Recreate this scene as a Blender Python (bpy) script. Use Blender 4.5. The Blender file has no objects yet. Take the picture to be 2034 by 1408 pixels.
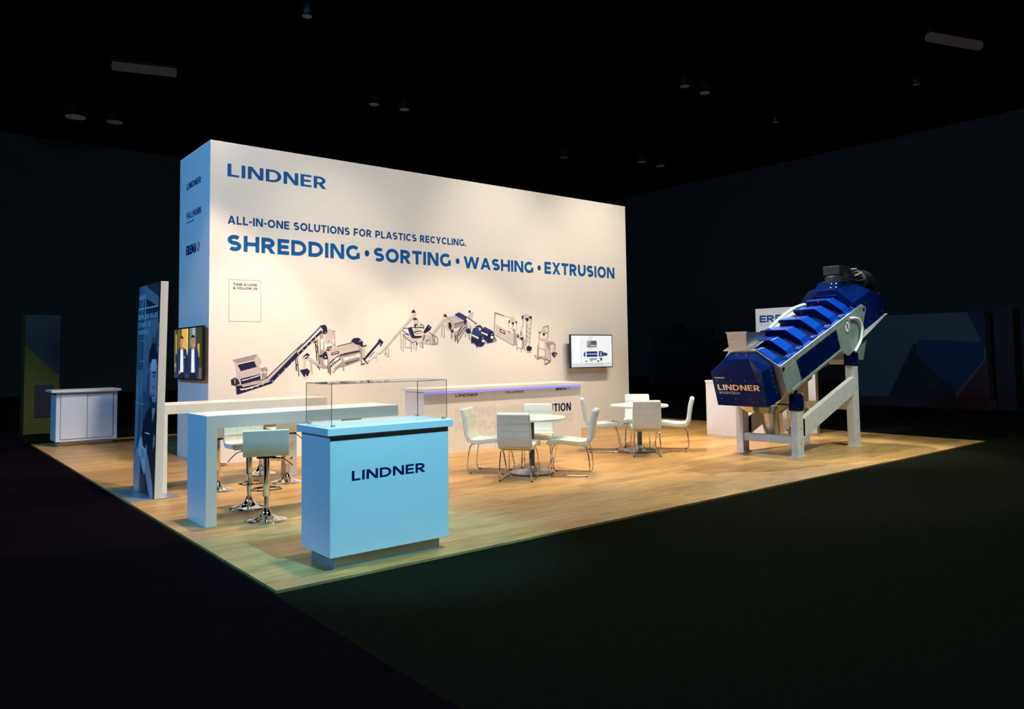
import bpy, bmesh, math, random
from mathutils import Vector, Matrix
from math import sin, cos, pi, radians, atan2, hypot
SC = bpy.context.scene
COL = SC.collection
random.seed(4)

# ---------------------------------------------------------------- camera
cam = bpy.data.objects.new('camera', bpy.data.cameras.new('camera')); COL.objects.link(cam)
fw = Vector((0.62778006, 0.77634089, 0.05645375)); rt = Vector((0.77798868, -0.62813425, -0.01345301)); up = Vector((-0.02501641, -0.05236591, 0.99831457))
M = Matrix((rt, up, -fw)).transposed().to_4x4(); M.translation = Vector((-2.07983899, -5.18243867, 1.6))
cam.matrix_world = M
cam.data.sensor_width = 36.0; cam.data.lens = 1516.976 / 2034 * 36.0
cam.data.shift_y = -(704 - 617.11) / 2034.0
cam.data.clip_end = 200
SC.camera = cam
# ---------------------------------------------------------------- world, lights, exposure
SC.view_settings.view_transform = 'Standard'; SC.view_settings.look = 'None'
SC.view_settings.gamma = 1.0; SC.view_settings.use_curve_mapping = False
SC.view_settings.exposure = 0.0
w = bpy.data.worlds.new('hall_dark'); SC.world = w; w.use_nodes = True
w.node_tree.nodes['Background'].inputs[0].default_value = (0.35, 0.6, 0.8, 1)
w.node_tree.nodes['Background'].inputs[1].default_value = 0.006

def spot(name, loc, target, power, color, size=60, blend=0.6, radius=0.08):
    l = bpy.data.lights.new(name, 'SPOT'); l.energy = power; l.color = color
    l.spot_size = radians(size); l.spot_blend = blend; l.shadow_soft_size = radius
    o = bpy.data.objects.new(name, l); COL.objects.link(o); o.location = loc
    o.rotation_euler = (Vector(target) - Vector(loc)).to_track_quat('-Z', 'Y').to_euler()
    return o
def area(name, loc, target, power, color, sx, sy):
    l = bpy.data.lights.new(name, 'AREA'); l.energy = power; l.color = color; l.shape = 'RECTANGLE'; l.size = sx; l.size_y = sy
    o = bpy.data.objects.new(name, l); COL.objects.link(o); o.location = loc
    o.rotation_euler = (Vector(target) - Vector(loc)).to_track_quat('-Z', 'Y').to_euler()
    return o
WARM = (1.0, 0.82, 0.62)
for x, tz, p in ((3.5, 2.3, 370), (7.0, 3.5, 470), (9.6, 3.3, 520)):          # stand spotlights washing the printed wall
    spot('wall_spotlight', (x + .3, 3.0, 7.2), (x, 6.6, tz), p, WARM, 46, 1.0)
for x, p in ((2.0, 480), (6.2, 420), (10.2, 600)):
    spot('wall_fill_light', (x + .3, 3.0, 7.2), (x, 6.6, 2.2), p, WARM, 96, 1.0, .15)  # added wide fill that evens out the wall wash
for x, y, p in ((0.7, 5.6, 1250), (3.0, 4.9, 850), (5.9, 4.6, 1000), (8.2, 4.0, 620)):   # stand spotlights over the floor
    spot('floor_spotlight', (x + .4, 2.9, 7.2), (x, y, 0), p, (1.0, .74, .50), 62, 0.3)
spot('machine_spotlight', (12.6, 3.2, 7.2), (9.3, 1.6, 1.2), 1900, (1.0, 0.90, 0.74), 44, 0.3)
spot('machine_spotlight', (6.2, 3.0, 7.2), (9.8, 2.2, 0.6), 1500, (1.0, 0.84, 0.68), 46, 0.6)
spot('cabinet_fill_light', (2.0, 6.4, 7.4), (0.8, 10.4, 0.2), 1300, (1.0, 0.88, 0.80), 54, 0.5)  # added fill light to brighten the cabinet and left rear floor
spot('overhead_lamp_and_fill', (2.2, -.4, 10.5), (2.6, 0.6, 0.0), 1700, (1.0, 0.88, 0.62), 62, 0.9, .25)
spot('overhead_lamp_and_fill', (8.5, -.8, 10.5), (8.5, 0.8, 0.0), 1500, (0.92, 0.92, 0.74), 70, 0.9, .25)  # this one is an added fill over the machine front
spot('counter_spotlight', (1.2, -4.7, 8.2), (1.25, 0.25, 0.5), 4100, (0.16, 0.68, 1.0), 20, 0.7, .10)
spot('table_fill_light', (-.4, -3.8, 8.2), (1.0, 2.3, 0.8), 1250, (0.26, 0.74, 1.0), 27, 0.9, .12)  # added cyan fill to tint the nearer bar table and its stools
spot('machine_front_fill_light', (8.4, -3.6, 8.0), (9.6, 1.3, 1.0), 1900, (0.86, 0.96, 0.84), 34, 0.8, .15)  # added fill to lift the machine's posts and side faces
area('hall_lamp_front', (4.5, -6.5, 10.5), (4.5, 0.5, 0.8), 420, (0.50, 0.86, 1.0), 3.0, 1.2)
area('hall_lamp_left', (-9.5, 3.5, 7.5), (1.0, 4.0, 1.6), 1050, (0.12, 0.46, 1.0), 2.5, 1.5)

# ---------------------------------------------------------------- materials
def mat(name, color, rough=0.5, metal=0.0, emis=None, estr=1.0, spec=None, coat=0.0):
    m = bpy.data.materials.new(name); m.use_nodes = True
    b = m.node_tree.nodes['Principled BSDF']
    b.inputs['Base Color'].default_value = (*color, 1); b.inputs['Roughness'].default_value = rough
    b.inputs['Metallic'].default_value = metal
    if spec is not None: b.inputs['Specular IOR Level'].default_value = spec
    if coat: b.inputs['Coat Weight'].default_value = coat
    if emis: b.inputs['Emission Color'].default_value = (*emis, 1); b.inputs['Emission Strength'].default_value = estr
    return m
def noisy(name, c1, c2, scale, rough=0.5, metal=0.0, stretch=(1, 1, 1), r2=None, bump=0.0, detail=4, spec=None):
    m = mat(name, c1, rough, metal, None, 1, spec); nt = m.node_tree; b = nt.nodes['Principled BSDF']
    tc = nt.nodes.new('ShaderNodeTexCoord'); mp = nt.nodes.new('ShaderNodeMapping'); mp.inputs['Scale'].default_value = stretch
    n = nt.nodes.new('ShaderNodeTexNoise'); n.inputs['Scale'].default_value = scale; n.inputs['Detail'].default_value = detail
    r = nt.nodes.new('ShaderNodeValToRGB'); r.color_ramp.elements[0].color = (*c1, 1); r.color_ramp.elements[1].color = (*c2, 1)
    r.color_ramp.elements[0].position = .3; r.color_ramp.elements[1].position = .7
    nt.links.new(tc.outputs['Object'], mp.inputs[0]); nt.links.new(mp.outputs[0], n.inputs['Vector']); nt.links.new(n.outputs[0], r.inputs[0])
    nt.links.new(r.outputs[0], b.inputs['Base Color'])
    if r2 is not None:
        q = nt.nodes.new('ShaderNodeMapRange'); q.inputs[3].default_value = rough; q.inputs[4].default_value = r2
        nt.links.new(n.outputs[0], q.inputs[0]); nt.links.new(q.outputs[0], b.inputs['Roughness'])
    if bump:
        bp = nt.nodes.new('ShaderNodeBump'); bp.inputs['Strength'].default_value = bump; bp.inputs['Distance'].default_value = .01
        nt.links.new(n.outputs[0], bp.inputs['Height']); nt.links.new(bp.outputs[0], b.inputs['Normal'])
    return m
def wood_floor():
    m = mat('oak_vinyl', (.4, .25, .12), .42); nt = m.node_tree; b = nt.nodes['Principled BSDF']; L = nt.links
    tc = nt.nodes.new('ShaderNodeTexCoord')
    br = nt.nodes.new('ShaderNodeTexBrick'); br.offset = .37; br.inputs['Scale'].default_value = 1.0
    br.inputs['Brick Width'].default_value = 1.2; br.inputs['Row Height'].default_value = .18; br.inputs['Mortar Size'].default_value = .0012
    br.inputs['Color1'].default_value = (.0, .0, .0, 1); br.inputs['Color2'].default_value = (1, 1, 1, 1); br.inputs['Mortar'].default_value = (.2, .2, .2, 1)
    L.new(tc.outputs['Object'], br.inputs['Vector'])
    mp = nt.nodes.new('ShaderNodeMapping'); mp.inputs['Scale'].default_value = (1.1, 12, 1)
    n = nt.nodes.new('ShaderNodeTexNoise'); n.inputs['Scale'].default_value = 2.2; n.inputs['Detail'].default_value = 7; n.inputs['Roughness'].default_value = .6; n.inputs['Distortion'].default_value = .4
    L.new(tc.outputs['Object'], mp.inputs[0]); L.new(mp.outputs[0], n.inputs['Vector'])
    a = nt.nodes.new('ShaderNodeMath'); a.operation = 'MULTIPLY'; a.inputs[1].default_value = .22; L.new(br.outputs['Color'], a.inputs[0])
    s = nt.nodes.new('ShaderNodeMath'); s.operation = 'ADD'; L.new(n.outputs[0], s.inputs[0]); L.new(a.outputs[0], s.inputs[1])
    r = nt.nodes.new('ShaderNodeValToRGB'); e = r.color_ramp.elements
    e[0].position = .38; e[0].color = (.30, .150, .048, 1); e[1].position = .84; e[1].color = (.64, .375, .135, 1)
    k = e.new(.58); k.color = (.47, .262, .086, 1)
    L.new(s.outputs[0], r.inputs[0]); L.new(r.outputs[0], b.inputs['Base Color'])
    bp = nt.nodes.new('ShaderNodeBump'); bp.inputs['Strength'].default_value = .12; bp.inputs['Distance'].default_value = .003
    L.new(n.outputs[0], bp.inputs['Height']); L.new(bp.outputs[0], b.inputs['Normal'])
    return m
def pane_glass():
    m = bpy.data.materials.new('clear_pane'); m.use_nodes = True; nt = m.node_tree; nt.nodes.clear()
    o = nt.nodes.new('ShaderNodeOutputMaterial'); mx = nt.nodes.new('ShaderNodeMixShader'); t = nt.nodes.new('ShaderNodeBsdfTransparent')
    t.inputs[0].default_value = (.985, .99, .987, 1)
    g = nt.nodes.new('ShaderNodeBsdfGlossy'); g.inputs['Roughness'].default_value = .015; lw = nt.nodes.new('ShaderNodeLayerWeight'); lw.inputs['Blend'].default_value = .5; pw = nt.nodes.new('ShaderNodeMath'); pw.operation = 'POWER'; pw.inputs[1].default_value = 5.0; nt.links.new(lw.outputs['Facing'], pw.inputs[0]); f = nt.nodes.new('ShaderNodeMapRange'); f.inputs[3].default_value = .04; f.inputs[4].default_value = .9; nt.links.new(pw.outputs[0], f.inputs[0])
    nt.links.new(f.outputs[0], mx.inputs[0]); nt.links.new(t.outputs[0], mx.inputs[1]); nt.links.new(g.outputs[0], mx.inputs[2]); nt.links.new(mx.outputs[0], o.inputs[0])
    return m
K = {}
K['white'] = mat('white_laminate', (.80, .80, .80), .32)
K['wallwhite'] = mat('stretched_white_print', (.80, .785, .765), .8, spec=.15)
K['gap'] = mat('shadow_gap', (.10, .10, .11), .6)
K['plinth'] = noisy('brushed_plinth', (.42, .43, .46), (.50, .51, .54), 4, .35, .55, (1, 1, 40))
K['floor'] = wood_floor()
K['chrome'] = mat('chrome', (.78, .78, .80), .07, 1.0)
K['steel'] = noisy('stainless_steel', (.50, .50, .50), (.64, .63, .62), 3, .28, .95, (1, 1, 14), .42)
K['galv'] = noisy('galvanised_steel', (.29, .35, .32), (.38, .44, .40), 9, .42, .45, (1, 1, 1), .6)
K['post'] = noisy('zinc_coated_post', (.60, .60, .58), (.70, .70, .68), 8, .48, .15, (1, 1, 1), .6)
K['blue'] = mat('gloss_blue_paint', (.001, .046, .37), .22, 0, None, 1, .35, .1)
K['navy'] = mat('navy_and_shaded_blue_paint', (.002, .006, .052), .16, 0, None, 1, .10, .0)
K['mid'] = mat('shaded_blue_paint', (.001, .010, .085), .2, 0, None, 1, .15)  # same blue as the hoods, with cap and housing shade put into the colour
K['navy2'] = mat('satin_navy_paint', (.002, .008, .060), .5, 0, None, 1, .1)
K['polish'] = mat('polished_steel', (.50, .50, .50), .10, 1.0)
K['black'] = mat('black_plastic', (.012, .012, .014), .35)
K['motor'] = noisy('dark_cast_housing', (.018, .022, .026), (.03, .035, .04), 12, .38, .3)
K['rubber'] = mat('black_rubber', (.015, .015, .015), .7)
K['leather'] = noisy('white_leatherette', (.70, .755, .66), (.76, .81, .72), 60, .38, 0, (1, 1, 1), .46, .05)
K['seam'] = mat('stitched_seam', (.64, .66, .60), .6)
K['hose'] = mat('white_hose', (.78, .78, .76), .35)
K['txtblue'] = mat('blue_print', (.006, .105, .36), .6, spec=.08)
K['txtblue2'] = mat('mid_blue_print', (.010, .075, .27), .6, spec=.08)
K['txtnavy'] = mat('navy_print', (.006, .012, .095), .5, spec=.08)
K['txtwhite'] = mat('pale_print', (.55, .60, .66), .6)
K['txtgrey'] = mat('grey_print', (.36, .34, .29), .6, spec=.08)
K['txtblack'] = mat('black_print', (.02, .02, .025), .6, spec=.08)
K['silver'] = mat('silver_foil', (.85, .78, .66), .28, .85)
K['glass'] = pane_glass()
K['edge'] = mat('pane_edge', (.16, .19, .18), .2)
K['led'] = mat('blue_led_strip', (.2, .2, .8), .5, 0, (.20, .24, 1.0), 1.25)
K['frame'] = mat('screen_bezel', (.01, .01, .012), .25)
K['red'] = mat('red_pin', (.55, .04, .03), .4)
for k, c in dict(n=(.018, .020, .075), b=(.030, .050, .20), g=(.60, .55, .55), m=(.36, .32, .35), d=(.035, .026, .05), w=(.82, .79, .77), l=(.26, .22, .24), p=(.56, .48, .50)).items():
    K['ink_' + k] = mat('mural_ink_' + k, c, .75, spec=.1)

# ---------------------------------------------------------------- mesh helpers
def new(name, verts, faces, m, parent=None, smooth=False, loc=None):
    me = bpy.data.meshes.new(name); me.from_pydata([tuple(v) for v in verts], [], faces); me.update()
    ms = m if isinstance(m, (list, tuple)) else [m]
    for q in ms: me.materials.append(q)
    if smooth:
        for p in me.polygons: p.use_smooth = True
    o = bpy.data.objects.new(name, me); COL.objects.link(o)
    if parent is not None:
        o.parent = parent
        root = parent; off = Vector((0, 0, 0))
        while root is not None: off += root.location; root = root.parent
        if loc != 'local': o.location = -off
    return o
def root(name, loc, label, cat, group=None, rz=0):
    o = bpy.data.objects.new(name, None); COL.objects.link(o); o.location = loc; o.rotation_euler = (0, 0, rz)
    o.empty_display_size = .2
    tag(o, label, cat, group); return o
def tag(o, label, cat=None, group=None, kind=None):
    o['label'] = label
    if cat: o['category'] = cat
    if group: o['group'] = group
    if kind: o['kind'] = kind
    return o
class MB:
    def __init__(s): s.v = []; s.f = []; s.mi = []
    def add(s, vs, fs, mi=0):
        n = len(s.v); s.v += [tuple(v) for v in vs]; s.f += [tuple(i + n for i in f) for f in fs]; s.mi += [mi] * len(fs); return s
    def box(s, x0, x1, y0, y1, z0, z1, mi=0):
        vs = [(x, y, z) for z in (z0, z1) for y in (y0, y1) for x in (x0, x1)]
        return s.add(vs, [(0, 2, 3, 1), (4, 5, 7, 6), (0, 1, 5, 4), (2, 6, 7, 3), (0, 4, 6, 2), (1, 3, 7, 5)], mi)
    def loft(s, rings, caps=True, mi=0):
        n = len(rings[0]); b = []; f = []
        for r in rings: b += list(r)
        for k in range(len(rings) - 1):
            for i in range(n):
                j = (i + 1) % n; f.append((k * n + i, k * n + j, (k + 1) * n + j, (k + 1) * n + i))
        if caps: f.append(tuple(reversed(range(n)))); f.append(tuple((len(rings) - 1) * n + i for i in range(n)))
        return s.add(b, f, mi)
    def tube(s, pts, r, n=8, mi=0, caps=True):
        pts = [Vector(p) for p in pts]; rings = []; prev = None
        for i, p in enumerate(pts):
            t = (pts[min(i + 1, len(pts) - 1)] - pts[max(i - 1, 0)]).normalized()
            if prev is None:
                a = Vector((0, 0, 1)) if abs(t.z) < .9 else Vector((1, 0, 0)); u = t.cross(a).normalized()
            else:
                u = (prev - t * prev.dot(t)).normalized()
            prev = u; v = t.cross(u); rr = r[i] if isinstance(r, (list, tuple)) else r
            rings.append([p + u * (rr * cos(2 * pi * k / n)) + v * (rr * sin(2 * pi * k / n)) for k in range(n)])
        return s.loft(rings, caps, mi)
    def lathe(s, prof, c, n=32, mi=0):
        rings = [[(c[0] + r * cos(2 * pi * k / n), c[1] + r * sin(2 * pi * k / n), c[2] + z) for k in range(n)] for r, z in prof]
        return s.loft(rings, True, mi)
    def cyl(s, a, b, r, n=16, mi=0): return s.tube([a, b], r, n, mi)
    def build(s, name, m, parent=None, smooth=False, bevel=0, seg=2, loc=None, auto=None):
        o = new(name, s.v, s.f, m, parent, smooth, loc)
        if isinstance(m, (list, tuple)):
            for p, i in zip(o.data.polygons, s.mi): p.material_index = i
        if bevel:
            b = o.modifiers.new('bevel', 'BEVEL'); b.width = bevel; b.segments = seg; b.limit_method = 'ANGLE'; b.angle_limit = radians(35)
        if smooth or auto:
            import bmesh as _b
            bm = _b.new(); bm.from_mesh(o.data); _b.ops.recalc_face_normals(bm, faces=bm.faces)
            for e in bm.edges:
                if len(e.link_faces) == 2 and e.calc_face_angle(0) > radians(38): e.smooth = False
            bm.to_mesh(o.data); bm.free()
            for p in o.data.polygons: p.use_smooth = True
        else:
            import bmesh as _b
            bm = _b.new(); bm.from_mesh(o.data); _b.ops.recalc_face_normals(bm, faces=bm.faces); bm.to_mesh(o.data); bm.free()
        return o
def fillet(pts, r, n=5):
    pts = [Vector(p) for p in pts]; out = [pts[0]]
    for i in range(1, len(pts) - 1):
        a, b, c = pts[i - 1], pts[i], pts[i + 1]; d1 = (a - b); d2 = (c - b)
        k = min(r, d1.length * .45, d2.length * .45); p0 = b + d1.normalized() * k; p1 = b + d2.normalized() * k
        for t in range(n + 1):
            q = t / n; out.append(p0 * (1 - q) ** 2 + b * 2 * q * (1 - q) + p1 * q * q)
    out.append(pts[-1]); return out
def copy_tree(o, parent=None):
    c = o.copy(); COL.objects.link(c)
    if parent is not None: c.parent = parent
    for ch in list(o.children): copy_tree(ch, c)
    return c

# ---------------------------------------------------------------- lettering
def arc(cx, cy, rx, ry, a0, a1, n=14): return [(cx + rx * cos(radians(a0 + (a1 - a0) * i / n)), cy + ry * sin(radians(a0 + (a1 - a0) * i / n))) for i in range(n + 1)]
def strip(pts, t, closed=False):
    n = len(pts); L = []; R = []
    for i in range(n):
        if closed: a, b, c = pts[i - 1], pts[i], pts[(i + 1) % n]
        else: a, b, c = pts[max(i - 1, 0)], pts[i], pts[min(i + 1, n - 1)]
        d1 = Vector((b[0] - a[0], b[1] - a[1])); d2 = Vector((c[0] - b[0], c[1] - b[1]))
        if d1.length < 1e-9: d1 = d2
        if d2.length < 1e-9: d2 = d1
        d1.normalize(); d2.normalize(); m = (d1 + d2)
        if m.length < 1e-6: m = d1
        m.normalize(); nn = Vector((-m.y, m.x)); k = t / 2 / max(.5, abs(nn.dot(Vector((-d1.y, d1.x)))))
        L.append((b[0] + nn.x * k, b[1] + nn.y * k)); R.append((b[0] - nn.x * k, b[1] - nn.y * k))
    q = []
    for i in range(n if closed else n - 1):
        j = (i + 1) % n; q.append([R[i], R[j], L[j], L[i]])
    return q
def glyph(ch, t, K_=1.0):
    h = t / 2; v = t * .96
    def rect(x0, x1, y0, y1): return [[(x0, y0), (x1, y0), (x1, y1), (x0, y1)]]
    def para(x0, y0, x1, y1, k=1.06): d = t * k; return [[(x0, y0), (x0 + d, y0), (x1 + d, y1), (x1, y1)]]
    S = lambda p, c=False: strip(p, t, c)
    d = t * 1.06
    if ch == ' ': return [], .27 * K_
    if ch == 'A': w = .84 * K_; return para(0, 0, w / 2 - d / 2, 1) + para(w - d, 0, w / 2 - d / 2, 1) + rect(.2, w - .2, .2, .2 + v * .85), w
    if ch == 'C': w = .76 * K_; return S(arc(w * .55, .5, w * .55 - h, .5 - h, 42, 318, 26)), w
    if ch == 'D': w = .80 * K_; return S([(h, h), (w * .42, h)] + arc(w * .42, .5, w * .58 - h, .5 - h, -90, 90, 18)[1:-1] + [(w * .42, 1 - h), (h, 1 - h)], True), w
    if ch == 'E': w = .60 * K_; return rect(0, t, 0, 1) + rect(t, w, 0, v) + rect(t, w, 1 - v, 1) + rect(t, w * .93, .5 - v / 2, .5 + v / 2), w
    if ch == 'F': w = .58 * K_; return rect(0, t, 0, 1) + rect(t, w, 1 - v, 1) + rect(t, w * .93, .45 - v / 2, .45 + v / 2), w
    if ch == 'G': w = .80 * K_; return S(arc(w * .53, .5, w * .53 - h, .5 - h, 45, 318, 26)) + rect(w - t * 1.0, w, .08, .5), w
    if ch == 'H': w = .76 * K_; return rect(0, t, 0, 1) + rect(w - t, w, 0, 1) + rect(t, w - t, .5 - v / 2, .5 + v / 2), w
    if ch == 'I': return rect(0, t, 0, 1), t
    if ch == 'K': w = .72 * K_; return rect(0, t, 0, 1) + para(t * .7, .28, w - d, 1, 1.2) + para(w - d, 0, t * 1.3, .58, 1.2), w
    if ch == 'L': w = .56 * K_; return rect(0, t, 0, 1) + rect(t, w, 0, v), w
    if ch == 'M': w = .92 * K_; return rect(0, t, 0, 1) + rect(w - t, w, 0, 1) + para(w / 2 - d / 2, .22, 0, 1) + para(w / 2 - d / 2, .22, w - d, 1), w
    if ch == 'N': w = .78 * K_; return rect(0, t, 0, 1) + rect(w - t, w, 0, 1) + para(w - t * 1.15, 0, 0, 1, 1.15), w
    if ch == 'O': w = .86 * K_; return S(arc(w / 2, .5, w / 2 - h, .51 - h, 0, 360, 36)[:-1], True), w
    if ch in 'PR':
        w = .66 * K_; y = .30 if ch == 'P' else .34; c = (1 + y) / 2 ; r = (1 - y) / 2
        g = rect(0, t, 0, 1) + S([(t, 1 - h), (w * .45, 1 - h)] + arc(w * .45, c, w * .55 - h, r - h, 90, -90, 14)[1:-1] + [(w * .45, y + h), (t, y + h)])
        if ch == 'R': w = .70 * K_; g += para(w - t * 1.2, 0, w * .36, .38, 1.2)
        return g, w
    if ch == 'S': w = .66 * K_; b = (1 - t) / 4; a = (w - t) / 2; return S(arc(w / 2, 1 - h - b, a, b, 38, 250, 18) + arc(w / 2, h + b, a, b, 75, -142, 18)), w
    if ch == 'T': w = .66 * K_; return rect(0, w, 1 - v, 1) + rect(w / 2 - h, w / 2 + h, 0, 1 - v), w
    if ch == 'U': w = .75 * K_; return S([(h, 1), (h, .42)] + arc(w / 2, .42, w / 2 - h, .42 - h, 180, 360, 16)[1:-1] + [(w - h, .42), (w - h, 1)]), w
    if ch == 'V': w = .80 * K_; return para(w / 2 - d / 2, 0, 0, 1) + para(w / 2 - d / 2, 0, w - d, 1), w
    if ch == 'W': w = 1.24 * K_; q = w * .27; return para(q - d / 2, 0, 0, 1) + para(q - d / 2, 0, w / 2 - d / 2, 1) + para(w - q - d / 2, 0, w / 2 - d / 2, 1) + para(w - q - d / 2, 0, w - d, 1), w
    if ch == 'X': w = .74 * K_; return para(0, 0, w - d, 1) + para(w - d, 0, 0, 1), w
    if ch == 'Y': w = .74 * K_; return para(w / 2 - d / 2, .36, 0, 1) + para(w / 2 - d / 2, .36, w - d, 1) + rect(w / 2 - h, w / 2 + h, 0, .42), w
    if ch == '-': w = .30 * K_; return rect(0, w, .33, .33 + v), w
    if ch == '.': return rect(0, t, 0, t), t
    if ch == '*': return [arc(t * .62, .44, t * .58, t * .58, 0, 360, 16)[:-1]], t * 1.24
    if ch == '3': w = .6 * K_; return S(arc(w * .44, .76, w * .5 - h, .24 - h, 140, -90, 14)) + S(arc(w * .44, .27, w * .56 - h, .27 - h, 90, -145, 14)), w
    if ch == '1': return rect(.14, .14 + t, 0, 1) + para(0, .76, .1, 1, 1.2), .14 + t
    if ch == '&': w = .74 * K_; return S(arc(w * .42, .80, .15, .20 - h, -60, 240, 14)) + S([(w * .25, .68), (w - h, 0.04)]) + S([(w * .52, .62)] + arc(w * .40, .28, w * .38 - h, .28 - h, 120, 330, 14) + [(w * .9, .48)]), w
    return rect(0, .5, 0, 1), .5
def text_quads(s, width, height, t=.2, gap=.13, xs=1.0):
    """letters of stem width t (share of cap height); letter widths are solved so the line fills its width"""
    goal = width / height / xs
    def lay(k):
        x = 0; out = []; wn = 0
        for n, ch in enumerate(s):
            if ch == ' ': wn += 1
            g, w = glyph(ch, t, k)
            for j, q in enumerate(g): out.append(([(x + px, py) for px, py in q], 0, (j % 4) + 1, wn))
            x += w + gap * k
        return out, x - gap * k
    lo, hi = .2, 4.0
    for _ in range(26):
        k = (lo + hi) / 2
        if lay(k)[1] > goal: hi = k
        else: lo = k
    q = lay(k)[0]
    return [([(px * xs * height, py * height) for px, py in r], mi, ly, wn) for r, mi, ly, wn in q]
def plate(name, quads, origin, right, upv, m, parent, depth=.002, out=None, mats=None):
    """flat print: convex outlines laid out in a plane and given a thin thickness"""
    O = Vector(origin); R = Vector(right); U = Vector(upv); N = R.cross(U).normalized() if out is None else Vector(out)
    b = MB()
    for item in quads:
        q, mi, lay = (item if isinstance(item, tuple) else (item, 0, 0))
        base = N * (depth + lay * .0002)
        top = [O + R * x + U * y + base for x, y in q]; bot = [O + R * x + U * y for x, y in q]; n = len(q)
        b.add(top + bot, [tuple(range(n))] + [(i, i + n, (i + 1) % n + n, (i + 1) % n) for i in range(n)], mi)
    o = new(name, b.v, b.f, mats or m, parent)
    if mats:
        for p, i in zip(o.data.polygons, b.mi): p.material_index = i
    return o
def words(name, s, origin, right, upv, width, height, m, parent, t=.2, gap=.13, label=None, xs=1.0):
    """one part for every word of a line"""
    if s == 'LINDNER': xs = 1.75; t = .17; gap = .12
    quads = text_quads(s, width, height, t, gap, xs); o = None; groups = {}
    for q in quads: groups.setdefault(q[3], []).append(q[:3])
    for k in sorted(groups):
        o = plate(name, groups[k], origin, right, upv, m, parent)
        if label: o['label'] = label
    return o
def ring_quads(cx, cy, r, t, n=24, a0=0, a1=360):
    p = arc(cx, cy, r, r, a0, a1, n)
    return strip(p[:-1], t, True) if a1 - a0 == 360 else strip(p, t)
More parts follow.
